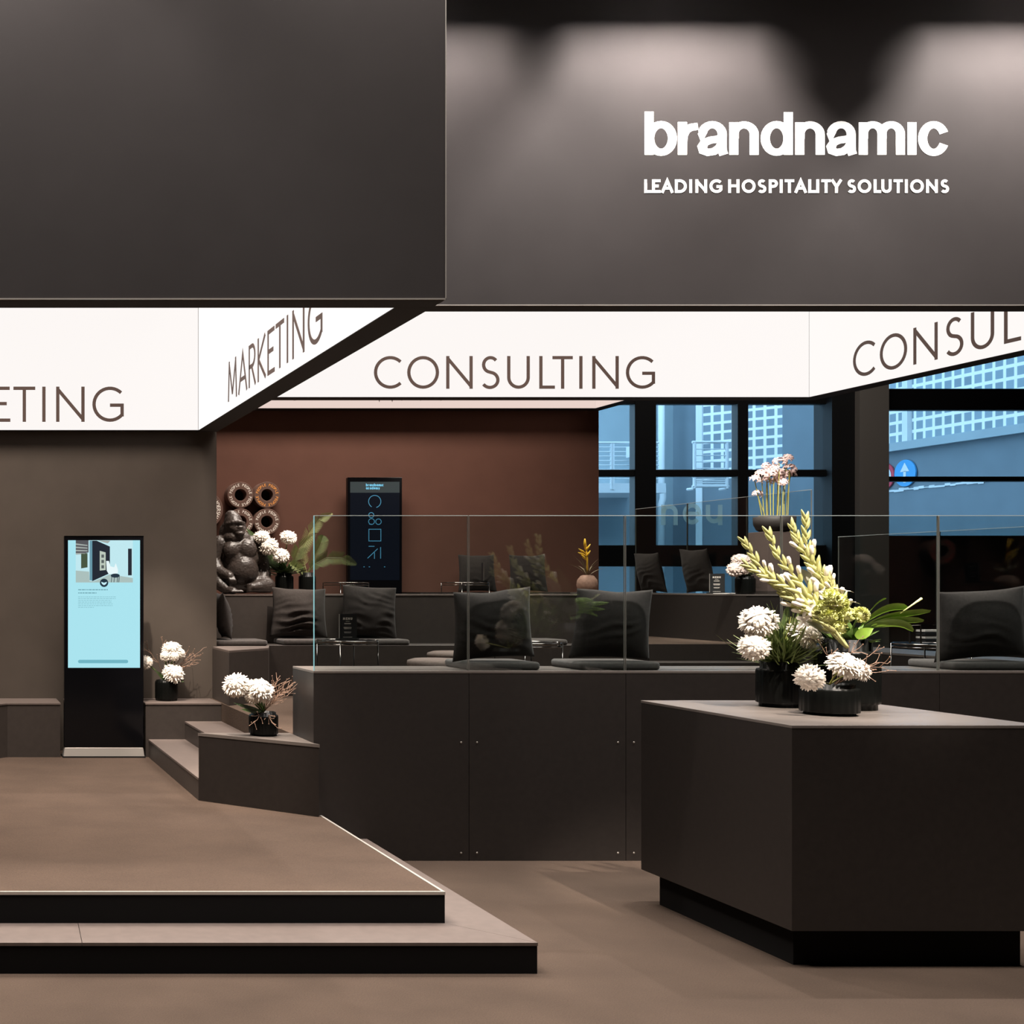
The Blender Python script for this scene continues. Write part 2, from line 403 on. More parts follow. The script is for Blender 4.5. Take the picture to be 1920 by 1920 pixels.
def ribbon(mb, pts, t, fr, depth, flip=False):
    """a stroke of width t along pts; t may be (width of uprights, width of level strokes)"""
    o, r, u, n = fr
    tx, ty = t if isinstance(t, tuple) else (t, t)
    q = [Vector(p) for p in pts]
    keep = [q[0]]
    for p in q[1:]:
        if (p - keep[-1]).length > 1e-5: keep.append(p)
    q = keep; m = len(q)
    if m < 2: return
    closed = (q[0] - q[-1]).length < 1e-4
    if closed: q = q[:-1]; m -= 1
    L = []; R = []
    for i in range(m):
        if closed: a, b = q[i - 1], q[(i + 1) % m]
        else: a, b = q[max(i - 1, 0)], q[min(i + 1, m - 1)]
        d1 = (q[i] - a).normalized() if (q[i] - a).length > 1e-9 else None
        d2 = (b - q[i]).normalized() if (b - q[i]).length > 1e-9 else None
        d1 = d1 or d2; d2 = d2 or d1
        n1 = Vector((-d1.y, d1.x)); n2 = Vector((-d2.y, d2.x)); s = n1 + n2
        if s.length < 1e-6: s = n1.copy()
        s.normalize(); k = min(2.6, 1 / max(.2, s.dot(n1)))
        off = Vector((s.x * tx / 2 * k, s.y * ty / 2 * k))
        L.append(q[i] + off); R.append(q[i] - off)
    w = lambda p, z: o + r * p.x + u * p.y + n * z
    v = [w(p, depth) for p in L] + [w(p, depth) for p in R] + [w(p, 0) for p in L] + [w(p, 0) for p in R]
    f = []
    for i in range(m if closed else m - 1):
        j = (i + 1) % m
        f += [(i, m + i, m + j, j), (i, j, 2 * m + j, 2 * m + i), (m + i, 3 * m + i, 3 * m + j, m + j)]
    if not closed:
        f += [(0, 2 * m, 3 * m, m), (m - 1, 2 * m - 1, 4 * m - 1, 3 * m - 1)]
    mb.add(v, f)

def write(mb, s, origin, r, u, n, cap, t, depth=.004, width=None, gap=.24, font=CAPS, track=1.0):
    """lettering along r with capitals cap high, stretched to width if given"""
    r, u, n = Vector(r), Vector(u), Vector(n); h = cap - t
    xs_ = []; x = 0.0
    for i, c in enumerate(s):
        if i: x += (SB[s[i - 1]][1] + SB[c][0]) * cap * track if font is CAPS else gap * h
        xs_.append(x); x += font[c][0] * h + (t if c != ' ' else 0)
    k = width / x if width else 1.0
    j = 0
    for c, x0 in zip(s, xs_):
        for st in font[c][1]:
            j += 1
            pts = [((x0 + px * h + t / 2) * k, py * h + t / 2) for px, py in st]
            if st[0] != st[-1]:
                for e, q in ((0, 1), (-1, -2)):          # straight ends reach the cap lines
                    if st[e][1] in (0, 1) and len(st) < 9 or (st[e][1] in (0, 1) and abs(st[e][0] - st[q][0]) < .01 and abs(st[e][1] - st[q][1]) > .2):
                        d_ = Vector((pts[e][0] - pts[q][0], pts[e][1] - pts[q][1])).normalized() * t / 2
                        pts[e] = (pts[e][0] + d_.x, pts[e][1] + d_.y)
            ribbon(mb, pts, t, (Vector(origin), r, u, n), depth + .00004 * (j % 5))
    return mb

def natural(s, cap, t):
    return sum(CAPS[c][0] * (cap - t) + t for c in s) + sum((SB[a][1] + SB[b][0]) * cap for a, b in zip(s, s[1:]))

def disc(mb, c, r, u, n, rad, depth=0.0, seg=32, hole=0.0):
    c, r, u, n = Vector(c), Vector(r), Vector(u), Vector(n)
    o = len(mb.v)
    if hole <= 0:
        v = [c + n * depth + (r * math.cos(2 * PI * k / seg) + u * math.sin(2 * PI * k / seg)) * rad for k in range(seg)]
        mb.add(v, [tuple(range(seg))])
    else:
        v = []
        for rr in (rad, hole):
            v += [c + n * depth + (r * math.cos(2 * PI * k / seg) + u * math.sin(2 * PI * k / seg)) * rr for k in range(seg)]
        mb.add(v, [(k, (k + 1) % seg, seg + (k + 1) % seg, seg + k) for k in range(seg)])
    return mb

EX, EY, EZ = Vector((1, 0, 0)), Vector((0, 1, 0)), Vector((0, 0, 1))
NF = Vector((0, -1, 0))      # facing the camera

# ------------------------------------------------------------------ levels of the stand
L1, L2, L3, LT = .285, .7395, 1.194, 1.649        # platform, lounge floor, upper floor / seat, ledge top
XL, XR = 2.283, 8.05                              # left end of the lounge, right edge of the stand
RISE = (L2 - L1) / 3

# ------------------------------------------------------------------ hall shell
struct('floor', MB().box(-14, 30, -12, 19, -.2, 0), M_FLOOR)
struct('ceiling', MB().box(-14, 30, -12, 19.2, 9, 9.2), M_HALL)
struct('wall_left', MB().box(-14.2, -14, -12, 19.2, 0, 9), M_HALL)
struct('wall_right', MB().box(30, 30.2, -12, 19.2, 0, 9), M_HALL)
struct('wall_front', MB().box(-14, 30, -12.2, -12, 0, 9), M_HALL)
wb = MB()
SF = FPX / 19.0
def fx(px): return (px - HX) / SF
def fz(py): return CAMZ - (py - HY) / SF
ZT = 6.6
wb.box(-14, fx(1100), 19, 19.25, 0, 9)                  # solid wall behind the stand
wb.box(fx(1100), 30, 19, 19.25, ZT, 9)
wb.box(fx(1560) * 18.9 / 19, fx(1612) * 18.9 / 19, 18.9, 19.3, 0, ZT)
wb.box(22, 30, 19, 19.25, 0, ZT)
struct('wall_back', wb, M_FACADE)
struct('trim_1', MB().box(fx(1612) * 18.8 / 19, fx(1667) * 18.8 / 19, 18.8, 19.3, 0, ZT), M_COL)   # grey column

def window(name, x0, x1, cols, rows, zb, zt, fw):
    """cols, rows: (from, to) of every bar in pixels"""
    m = MB()
    for a, b in cols: m.box(fx(a), fx(b), 19.02, 19.18, zb, zt)
    for a, b in rows: m.box(fx(x0), fx(x1), 19.03, 19.17, fz(b), fz(a))
    o = struct(name, m, M_FRAME, bevel=.006)
    g = obj('pane', MB().box(fx(x0), fx(x1), 19.095, 19.105, zb, zt), M_WGLASS, o)
    return o
w1 = window('window_1', 1100, 1585, [(1100, 1122), (1192, 1232), (1385, 1405), (1559, 1585)], [(600, 757), (880, 893), (1022, 1062), (1180, 1200)], 0.05, ZT, .05)
w2 = window('window_2', 1640, 2500, [(1640, 1667), (2160, 2180)], [(728, 768), (893, 902), (1004, 1318)], 0.05, ZT, .05)
# push handles on the glass door
hb = MB()
hb.box(fx(1204), fx(1208), 18.92, 18.96, fz(1077), fz(1060)); hb.box(fx(1213), fx(1218), 18.92, 18.96, fz(1077), fz(1060))
hb.box(fx(1204), fx(1208), 18.94, 19.03, fz(1070), fz(1067)); hb.box(fx(1213), fx(1218), 18.94, 19.03, fz(1070), fz(1067))
obj('door_handle', hb, M_ALU, w1)
# a reflection painted as see-through lettering on the pane beside the flowers
lb = MB(); write(lb, 'neu', (fx(1246), 19.0945, fz(984)), EX, EZ, NF, .46, .07, .001, width=fx(1362) - fx(1246), gap=.17, font=LOW)
fm = bpy.data.materials.new('reflection_grey'); fm.use_nodes = True; nt_ = fm.node_tree; nt_.nodes.remove(nt_.nodes['Principled BSDF'])
o_ = nt_.nodes['Material Output']; a_ = nt_.nodes.new('ShaderNodeBsdfTransparent'); b_ = nt_.nodes.new('ShaderNodeBsdfTranslucent'); c_ = nt_.nodes.new('ShaderNodeMixShader')
a_.inputs[0].default_value = (.9, .85, .75, 1); b_.inputs[0].default_value = (.55, .50, .42, 1); c_.inputs[0].default_value = .55
nt_.links.new(a_.outputs[0], c_.inputs[1]); nt_.links.new(b_.outputs[0], c_.inputs[2]); nt_.links.new(c_.outputs[0], o_.inputs[0])
obj('reflected_lettering', lb, fm, w1)

# ------------------------------------------------------------------ outdoors beyond the windows
struct('ground_outside', MB().box(2, 60, 19.3, 60, -.2, 0), M_OGROUND)
def pt(px, Y): return ((px - HX) * Y / FPX, Y)

b = thing('outside_building', 'pale blue-grey rendered building seen through the left window panes', 'building', (15, 30, 0))
obj('wall', MB().box(8, pt(1262, 30)[0], 30, 30.4, 0, 14), M_OWALL, b)
obj('wall_return', MB().prism([pt(1262, 30), pt(1322, 29.0), (pt(1322, 29.0)[0] + .3, 29.5), (pt(1262, 30)[0], 30.4)], 0, 14), M_OWALL2, b)
obj('balcony_slab', MB().box(8, P(1192, 910, 28.6).x + .6, 28.4, 30, P(0, 924, 28.4).z, P(0, 906, 28.4).z), M_OLIGHT, b)
obj('wall_box', MB().box(P(1176, 0, 28.3).x, P(1200, 0, 28.3).x, 28.2, 28.35, P(0, 858, 28.3).z, P(0, 838, 28.3).z), M_OLIGHT, b)
rl = MB(); zt, zb_ = P(0, 830, 28.4).z, P(0, 906, 28.4).z
for k in range(9):
    z = zt - (zt - zb_) * k / 9; rl.tube([(8, 28.4, z), (P(1235, 0, 28.4).x, 28.4, z)], .028 if k == 0 else .014, 6)
for px in (1080, 1146, 1150, 1215): rl.box(P(px, 0, 28.4).x - .02, P(px, 0, 28.4).x + .02, 28.38, 28.42, zb_ - .15, zt)
obj('balcony_railing', rl, M_OLIGHT, b)
dp = MB(); dp.tube([P(1240, 700, 29.6), P(1240, 905, 29.6), P(1243, 918, 29.6), P(1243, 935, 29.6), P(1240, 945, 29.6), P(1240, 1150, 29.6)], .075, 10)
tag(obj('drainpipe', dp, M_OLIGHT, smooth=True), 'white drainpipe running down the pale building outside the left window', 'drainpipe')

gb = thing('glass_block_wall', 'angled stair tower of white glass blocks with a white balcony frame outside the window', 'building', (18.6, 28.3, 0))
A0, A1, A2 = Vector((*pt(1316, 29), 0)), Vector((*pt(1467, 27.6), 0)), Vector((20.0, 26.35, 0))
d = (A1 - A0).normalized(); ang = math.atan2(d.y, d.x)
def slab(Lm, z0, z1, th=.3):
    m = MB(); m.box(0, Lm, 0, th, z0, z1); return m
gw = obj('glass_block_panel', slab((A1 - A0).length, 4.28, 13), M_GB_X, gb, world=False); gw.location = A0 - Vector(gb.location); gw.rotation_euler.z = ang
gw = obj('lower_wall', slab((A1 - A0).length, 0, 4.28), M_OWALL2, gb, world=False); gw.location = A0 - Vector(gb.location); gw.rotation_euler.z = ang
gw = obj('side_wall', slab((A2 - A1).length + .02, 0, 13), M_OWALL2, gb, world=False); gw.location = A1 - Vector(gb.location); gw.rotation_euler.z = ang
gw = obj('corner_post', MB().box(-.12, .02, -.04, .2, 0, 13), M_OLIGHT, gb, world=False); gw.location = A0 - Vector(gb.location); gw.rotation_euler.z = ang

bf = MB(); Yb = 26.6
pz = lambda py: P(0, py, Yb).z
for px in (1302, 1363): bf.tube([P(px, 830, Yb), P(px, 916, Yb)], .035, 8)
for py in (829, 893, 912): bf.tube([P(1298, py, Yb), P(1366, py, Yb)], .03, 8)
for k in range(5): bf.tube([P(1302, 893 + 4 * k, Yb), P(1363, 893 + 4 * k, Yb)], .018, 6)
for k in range(4): bf.tube([P(1302, 842 + 12 * k, Yb), P(1363, 842 + 12 * k, Yb)], .012, 6)
bf.tube([P(1302, 916, Yb), P(1302, 916, Yb) + Vector((0, .25, 0))], .03, 6)
bf.tube([P(1363, 916, Yb), P(1363, 916, Yb) + Vector((0, .25, 0))], .03, 6)
obj('balcony_frame', bf, M_OLIGHT, gb)

rb = thing('street_building', 'long blue-grey building with a glass block band and cornice outside the right window', 'building', (20, 23, 0))
zc = CAMZ + 20 / 7.0
obj('wall', MB().box(20, 20.4, 19.4, 26.35, 0, zc), M_OWALL2, rb)
obj('cornice', MB().box(19.86, 20.4, 19.4, 26.35, zc - .02, zc + .15), M_OWALL, rb)
obj('glass_block_band', MB().box(20, 20.4, 19.4, 26.35, zc + .15, 13), M_GB_Y, rb)
Yp = 20 * FPX / (1705 - HX)
obj('white_post', MB().box(19.9, 20, Yp - .07, Yp + .07, zc + .15, 13), M_OLIGHT, rb)
m = MB()
random.seed(4)
for k in range(24):
    y0 = 26.2 - k * .13
    m.box(19.985, 20, y0 - .13, y0, 3.72 + random.uniform(-.02, .02), 3.76 + random.uniform(-.01, .03))
obj('flaking_stripe', m, M_OLIGHT, rb)
sg = thing('one_way_sign', 'round blue road sign with a white upward arrow on the street building', 'road sign', (19.95, 25.0, 4.08))
NX = Vector((-1, 0, 0)); RY = Vector((0, -1, 0))
yb = 20 * FPX / (1701 - HX); zb2 = CAMZ + (HY - 887) * yb / FPX
disc(m := MB(), (19.95, yb, zb2), RY, EZ, NX, .285, .0, 40); m.add([], [])
bd = MB(); n = 40
bd.v = [(19.95, yb - .28 * math.cos(2 * PI * k / n), zb2 + .28 * math.sin(2 * PI * k / n)) for k in range(n)] + [(19.98, yb - .28 * math.cos(2 * PI * k / n), zb2 + .28 * math.sin(2 * PI * k / n)) for k in range(n)]
bd.f = [tuple(range(n)), tuple(range(2 * n - 1, n - 1, -1))] + [(k, (k + 1) % n, n + (k + 1) % n, n + k) for k in range(n)]
obj('disc', bd, M_SBLUE, sg)
ar = MB(); q = lambda a, z: (19.945, yb - a, zb2 + z)
ar.add([q(-.035, -.2), q(.035, -.2), q(.035, .04), q(-.035, .04), q(-.12, .03), q(.12, .03), q(0, .22)], [(0, 1, 2, 3), (4, 5, 6)])
obj('arrow', ar, M_SWHITE, sg)
sg = thing('no_entry_sign', 'round white road sign with a red rim, half hidden by the grey column', 'road sign', (19.95, 25.6, 4.0))
yb2 = 20 * FPX / (1661 - HX); zb3 = CAMZ + (HY - 893) * yb2 / FPX
bd2 = MB(); bd2.v = [(x, y - yb + yb2, z - zb2 + zb3) for x, y, z in bd.v]; bd2.f = list(bd.f)
obj('rim', bd2, M_SRED, sg)
obj('face', disc(MB(), (19.945, yb2, zb3), RY, EZ, NX, .21, 0, 40), M_SWHITE, sg)

# ------------------------------------------------------------------ stand: floors, platform, stairs
XLEFT = -4.0
t = thing('entry_step', 'long low black step with a brown top in front of the carpeted platform', 'step', (0, 5.5, 0))
X1, Y1s = 2.615, 5.347
obj('riser', MB().box(XLEFT, X1, Y1s, 7.54, 0, .125), M_PLINTH, t)
tp = MB()
tp.prism([(XLEFT, Y1s - .002), (.585, Y1s - .002), (.60, 5.655), (XLEFT, 5.655)], .125, .139)
tp.prism([(.588, Y1s - .002), (X1 + .002, Y1s - .002), (2.33, 5.655), (.603, 5.655)], .125, .139)
tp.prism([(X1 + .002, Y1s + .0015), (X1 + .002, 7.54), (2.33, 7.54), (2.33, 5.657)], .125, .139)
obj('tread', tp, M_STEPTOP, t)

t = thing('carpeted_platform', 'wide platform with brown carpet and a thin metal edge, up the black step', 'platform', (0, 7, .139))
obj('base', MB().prism([(XLEFT, 5.655), (2.33, 5.655), (2.33, 7.54), (2.28, 7.54), (2.28, 10.53), (XLEFT, 10.53)], .1392, L1 - .012), M_PLINTH, t)
obj('carpet', MB().prism([(XLEFT, 5.667), (2.318, 5.667), (2.318, 7.54), (2.28, 7.54), (2.28, 10.53), (XLEFT, 10.53)], L1 - .012, L1), M_PLAT, t)
e = MB(); e.box(XLEFT, 2.332, 5.653, 5.667, L1 - .012, L1 + .003); e.box(2.318, 2.332, 5.667, 7.535, L1 - .012, L1 + .003)
obj('edge_trim', e, M_ALU, t)

t = thing('stair_flight', 'two dark steps climbing from the platform to the lounge floor', 'stairs', (1.9, 9, L1))
for k in range(2):
    x0 = 1.669 + .306 * k
    obj('step', MB().box(x0, XL - .002, 8.07, 10.1, L1 + RISE * k + .001, L1 + RISE * (k + 1) - .014), M_BENCH, t)
    obj('tread', MB().box(x0 - .003, XL - .002, 8.07, 10.1, L1 + RISE * (k + 1) - .014, L1 + RISE * (k + 1)), M_STEPTOP, t)
t = thing('corner_block', 'triangular dark block beside the stairs carrying a flower vase', 'plinth', (2.1, 7.9, L1))
obj('body', MB().prism([(1.669, 8.067), (2.30, 7.49), (XL - .002, 7.54), (XL - .002, 8.067)], L1 + .001, L2 - .02), M_PANEL, t)
obj('cap', MB().prism([(1.664, 8.069), (2.303, 7.484), (XL - .001, 7.54), (XL - .001, 8.069)], L2 - .02, L2), M_TOP, t)

struct('floor_lounge', MB().prism([(XL, 7.99), (XR, 7.99), (XR, 11.0), (6.2, 11.0), (6.2, 11.17), (XL, 11.17)], L1 + .002, L2), M_PLAT)
struct('floor_upper', MB().prism([(6.2, 11.0), (7.39, 11.0), (7.39, 11.62), (XR, 11.62), (XR, 14.9), (2.35, 14.9), (2.35, 11.62), (6.2, 11.62)], L3 - .1, L3), M_PLAT)
t = thing('upper_stairs', 'dark steps rising from the lounge to the upper floor beside the long ledge', 'stairs', (6.8, 10.7, L2))
for k in range(2):
    obj('step', MB().box(6.2, 7.39, 10.4 + .3 * k, 11.0, L2 + RISE * k + .001, L2 + RISE * (k + 1)), M_BENCH, t, bevel=.004)
obj('top_edge', MB().box(6.2, 7.39, 10.985, 11.0, L2 + .001, L3), M_BENCH, t)

# ledges along the marketing wall
t = thing('wall_ledge', 'low dark ledge at the wall, left of the lit screen totem', 'bench', (0, 10.3, L1))
pl = [(.925, 10.105), (.925, 10.54), (-2.0, 10.54), (-2.0, 7.7), (.48, 10.105)]
obj('body', MB().prism(pl, L1 + .001, L2 - .012), M_BENCH, t)
obj('top', MB().prism([(.928, 10.10), (.928, 10.54), (-2.0, 10.54), (-2.0, 7.69), (.482, 10.10)], L2 - .012, L2), M_STEPTOP, t)
t = thing('wall_ledge', 'low dark ledge at the wall between screen totem and lounge', 'bench', (1.9, 10.3, L1))
obj('body', MB().box(1.645, XL - .002, 10.105, 10.54, L1 + .001, L2 - .012), M_BENCH, t)
obj('top', MB().box(1.642, XL - .002, 10.10, 10.54, L2 - .012, L2), M_STEPTOP, t)

# walls of the stand
m = MB(); m.box(-4.2, 2.338, 10.54, 10.66, L1 + .0, 5.2); m.box(2.238, 2.338, 10.66, 14.9, 0, 5.2)
struct('wall_marketing', m, M_WALL)
struct('wall_brown', MB().box(2.238, XR, 14.9, 15.02, 0, 5.6), M_BROWN)

# ------------------------------------------------------------------ front counter of the lounge with glass parapet
YF = 7.543
t = thing('parapet_bench', 'long dark panelled bench wall along the lounge front, seat pads on top', 'bench', (5, 7.7, 0))
xs = [XL, 3.26, 4.246, 5.232, 6.218, 7.204, XR + .18]
for a, b_ in zip(xs[:-1], xs[1:]):
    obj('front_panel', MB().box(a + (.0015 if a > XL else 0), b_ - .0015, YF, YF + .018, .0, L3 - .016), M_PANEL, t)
obj('end_panel', MB().box(XL, XL + .018, YF + .019, 8.0, .14, L3 - .016), M_PANEL, t)
obj('back_panel', MB().box(XL + .019, 7.5, 7.98, 7.998, .6, L3 - .016), M_PANEL, t)
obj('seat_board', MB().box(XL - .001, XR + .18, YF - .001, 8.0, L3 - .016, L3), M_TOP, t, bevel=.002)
for jx in xs[1:4]:
    for dx in (-.05, .05):
        for zz in (.05, .745):
            obj('screw', MB().lathe([(.001, -.002), (.0065, -.002), (.0065, .0), (.001, .0)], (jx + dx, YF - .002, zz), 8) if False else MB().ball((jx + dx, YF - .001, zz), (.006, .002, .006), 8, 6), M_ALU, t)

def glass_panel(label, p0, p1, z0, z1, group, cyan=False):
    """upright sheet of glass between two plan points, 12 mm thick"""
    p0, p1 = Vector((*p0, 0)), Vector((*p1, 0)); d = (p1 - p0).normalized(); n = Vector((-d.y, d.x, 0)); th = .005
    mid = (p0 + p1) / 2
    g = thing('glass_panel', label, 'glass panel', (mid.x, mid.y, z0), group=group)
    def slabm(a, b, za, zb, k=1.0):
        m = MB(); m.prism([tuple((a - n * th * k)[:2]), tuple((b - n * th * k)[:2]), tuple((b + n * th * k)[:2]), tuple((a + n * th * k)[:2])], za, zb); return m
    e = .004
    es = .004 if cyan else .0015
    s = MB(); a, b = p0 + d * es, p1 - d * .0015
    s.add([(*(a)[:2], z0), (*(b)[:2], z0), (*(b)[:2], z1 - e), (*(a)[:2], z1 - e)], [(0, 1, 2, 3)])
    for k in (-1, 1):
        pass
    sheet = MB(); q0, q1 = a - n * th, b - n * th; r0, r1 = a + n * th, b + n * th
    sheet.add([(*q0[:2], z0), (*q1[:2], z0), (*q1[:2], z1 - e), (*q0[:2], z1 - e)], [(0, 1, 2, 3)])
    sheet.add([(*r0[:2], z0), (*r1[:2], z0), (*r1[:2], z1 - e), (*r0[:2], z1 - e)], [(3, 2, 1, 0)])
    obj('sheet', sheet, M_GLASS if abs(d.x) > .5 else M_GLASS2, g)
    obj('top_edge', slabm(p0, p1, z1 - e, z1), M_EDGE, g)
    obj('side_edge', slabm(p0, a, z0, z1 - e), M_EDGEC if cyan else M_EDGED, g)
    obj('side_edge', slabm(b, p1, z0, z1 - e), M_EDGED, g)
    return g

ZG = 2.1725
labs = ['glass parapet panel with a cyan end edge, at the left end of the bench wall',
        'glass parapet panel in front of the left front cushion, second from the cyan end',
        'glass parapet panel left of the counter flowers, third from the cyan end',
        'glass parapet panel behind the tall gladioli on the square counter',
        'glass parapet panel in front of the big cushion at the right edge of the photo']
for i in range(5):
    a, b_ = xs[i] + .004, xs[i + 1] - .004
    if i == 0: a = XL + .004
    glass_panel(labs[i], (a, YF + .012), (b_, YF + .012), L3 + .001, ZG, 'glass parapet panels along the lounge front', cyan=(i == 0))

# lounge right bench with its glass
t = thing('side_bench', 'dark bench running back along the right side of the lounge, under glass', 'bench', (7.8, 9.5, L2))
obj('body', MB().box(7.5, XR, 8.002, 10.85, L2, L3 - .016), M_PANEL, t)
obj('seat_board', MB().box(7.498, XR, 8.002, 10.85, L3 - .016, L3), M_TOP, t)
for k, (ya, yb_) in enumerate([(10.85, 9.75), (9.74, 8.64)]):
    glass_panel(['clear glass parapet panel on the side bench, farther from the viewer', 'clear glass parapet panel on the side bench, nearer the viewer'][k],
                (XR - .02, ya), (XR - .02, yb_), L3 + .001, ZG, 'glass panels on the side bench')

# lounge left and rear benches
t = thing('corner_bench', 'dark angled corner bench at the wall end, a cushion lying on it', 'bench', (2.5, 10.2, L2))
pl = [(2.295, 9.88), (2.73, 10.30), (2.86, 10.765), (2.345, 10.765), (2.345, 10.535), (2.30, 10.535)]
obj('body', MB().prism(pl, L2, L3 - .016), M_BENCH, t)
obj('seat_board', MB().prism(pl, L3 - .016, L3), M_STEPTOP, t)
t = thing('rear_bench', 'long dark bench with a high backrest ledge across the back of the lounge', 'bench', (4.3, 11.1, L2))
obj('seat', MB().box(2.345, 6.195, 10.77, 11.17, L2, L3), M_BENCH, t, bevel=.004)
obj('backrest', MB().box(2.345, 6.195, 11.17, 11.618, L2, LT - .014), M_BENCH, t)
obj('ledge_top', MB().box(2.343, 6.198, 11.165, 11.622, LT - .014, LT), M_STEPTOP, t)
t = thing('window_bench', 'dark block bench along the glass on the upper floor, pedestal and vase on it', 'bench', (7.7, 12.5, L2))
obj('body', MB().box(7.392, XR, 11.15, 14.88, L2, LT - .014), M_PANEL, t)
obj('seat_board', MB().box(7.39, XR, 11.145, 14.88, LT - .014, LT), M_TOP, t)
t = thing('back_wall_bench', 'dark bench against the brown wall on the upper floor, under two dark cushions', 'bench', (6.6, 14.6, L3))
obj('body', MB().box(5.6, 7.385, 14.3, 14.895, L3 + .001, LT), M_PANEL, t)
for k, (ya, yb_) in enumerate([(14.06, 13.08), (13.07, 12.10), (12.09, 11.19)]):
    glass_panel(['upper floor glass panel farthest back, beside the two cushions', 'upper floor glass panel in the middle of the window bench', 'upper floor glass panel nearest the flower pedestal'][k],
                (XR - .02, ya), (XR - .02, yb_), LT + .001, 2.627, 'glass panels on the window bench')

# ------------------------------------------------------------------ fascias and lit signs
def sign(label, name, box, face, mat_face, letters, frame_mat=M_SOFFIT):
    pass

def lightbox(name, label, faceparts, boxmb, loc, matf=M_WHITE_SIGN, lets=None):
    t = thing(name, label, 'sign', loc)
    obj('box', boxmb, M_SOFFIT, t)
    obj('lit_face', faceparts, matf, t)
    if lets: obj('lettering', lets, M_LETTER, t)
    return t
ZS1, ZS2, ZS3 = 3.079, 3.49, 3.90
CAP = .306
# marketing bay: back
Y0 = 10.43
m = MB(); m.box(-4.0, 2.153, Y0 + .004, 10.535, ZS1, ZS1 + 1.4)
f = MB(); f.box(-4.0, 2.153, Y0, Y0 + .004, ZS1 + .004, ZS1 + 1.4)
l = MB(); xg = (232 - HX) / (FPX / Y0); wM = natural('MARKETING', CAP, .029)
write(l, 'MARKETING', (xg - wM, Y0 - .001, ZS1 + .074), EX, EZ, NF, CAP, .029, .002)
lightbox('light_box', 'white lit sign lettered MARKETING across the back of the left bay', f, m, (0, 10.5, ZS1), lets=l)
# marketing bay: right side beam
XA, XB = 2.156, 2.338
m = MB(); m.box(XA + .004, XB, 5.83, Y0 + .1, ZS1, ZS1 + 1.4)
f = MB(); f.box(XA, XA + .004, 5.83, Y0 - .001, ZS1 + .004, ZS1 + 1.4)
l = MB(); yM = (XA - 0) * FPX / (428 - HX)
wS = yM - XA * FPX / (605 - HX)
write(l, 'MARKETING', (XA - .001, yM, ZS1 + .074), RY, EZ, NX, CAP, .030, .002, width=wS, gap=.235)
lightbox('light_box', 'white lit sign lettered MARKETING running toward the viewer on the side beam', f, m, (2.25, 8, ZS1), lets=l)
# consulting bay: back
Y0 = 11.22
m = MB(); m.box(XB, 8.0, Y0 + .004, Y0 + .18, ZS2, ZS2 + 1.2)
f = MB(); f.box(XB, 8.028, Y0, Y0 + .004, ZS2 + .004, ZS2 + 1.2)
s0 = FPX / Y0
l = MB(); write(l, 'CONSULTING', ((701 - HX) / s0, Y0 - .001, ZS2 + .080), EX, EZ, NF, CAP, .030, .002, width=(1228 - 701) / s0, gap=.235)
lightbox('light_box', 'white lit sign lettered CONSULTING in full, hanging over the lounge', f, m, (5, 11.3, ZS2), lets=l)
# consulting bay: right side
XA2 = 8.03
m = MB(); m.box(XA2 + .004, XA2 + .18, 7.72, Y0 + .18, ZS2, ZS2 + 1.2)
f = MB(); f.box(XA2, XA2 + .004, 7.72, Y0 - .001, ZS2 + .004, ZS2 + 1.2)
yC = XA2 * FPX / (1600 - HX)
l = MB(); write(l, 'CONSULTING', (XA2 - .001, yC, ZS2 + .080), RY, EZ, NX, CAP, .030, .002, width=2.6, gap=.235)
lightbox('light_box', 'white lit sign lettered CONSULTING slanting up to the right photo edge', f, m, (8.1, 9.5, ZS2), lets=l)
# software bay
Y0 = 14.70; s0 = FPX / Y0
m = MB(); m.box(XB, 7.88, Y0 + .004, Y0 + .195, ZS3, ZS3 + 1.0)
f = MB(); f.box(XB, 7.90, Y0, Y0 + .004, ZS3 + .004, ZS3 + 1.0)
l = MB(); write(l, 'SOFTWARE', ((538 - HX) / s0, Y0 - .001, ZS3 + .10), EX, EZ, NF, CAP, .030, .002, width=(865 - 538) / s0, gap=.235)
lightbox('light_box', 'pale lit sign lettered SOFTWARE, mostly hidden behind the CONSULTING sign', f, m, (5, 14.8, ZS3), M_SOFT_SIGN, l)
m = MB(); m.box(7.904, 8.05, 11.45, Y0 + .195, ZS3, ZS3 + 1.0)
f = MB(); f.box(7.90, 7.904, 11.45, Y0 - .001, ZS3 + .004, ZS3 + 1.0)
lightbox('light_box', 'pale lit sign box end turning toward the viewer right of the SOFTWARE sign', f, m, (8, 13, ZS3), M_SOFT_SIGN)

# headers
t = thing('header_panel', 'big plain dark fascia panel hanging over the left bay, white bottom edge', 'fascia', (0, 5.7, ZS1))
obj('panel', MB().box(-5.0, XB - .004, 5.66, 5.82, ZS1 + .004, 6.4), M_HEAD, t)
e = MB(); e.box(-5.0, XB, 5.657, 5.669, ZS1, ZS1 + .006); e.box(XB - .004, XB, 5.657, 5.66, ZS1, 6.4)
obj('edge_profile', e, M_ALU, t)
obj('soffit', MB().box(-5.0, XB - .004, 5.67, 5.82, ZS1 - .002, ZS1 + .0035), M_SOFFIT, t)
t = thing('header_panel', 'big dark fascia panel with white company lettering and light cones, upper right', 'fascia', (5, 7.6, ZS2))
obj('panel', MB().box(XB + .002, 10.0, 7.543, 7.70, ZS2 + .004, 7.0), M_HEAD, t)
obj('edge_profile', MB().box(XB + .002, 10.0, 7.541, 7.552, ZS2, ZS2 + .006), M_ALU, t)
obj('soffit', MB().box(XB + .002, 10.0, 7.553, 7.70, ZS2 - .002, ZS2 + .0035), M_SOFFIT, t)
sH = FPX / 7.543
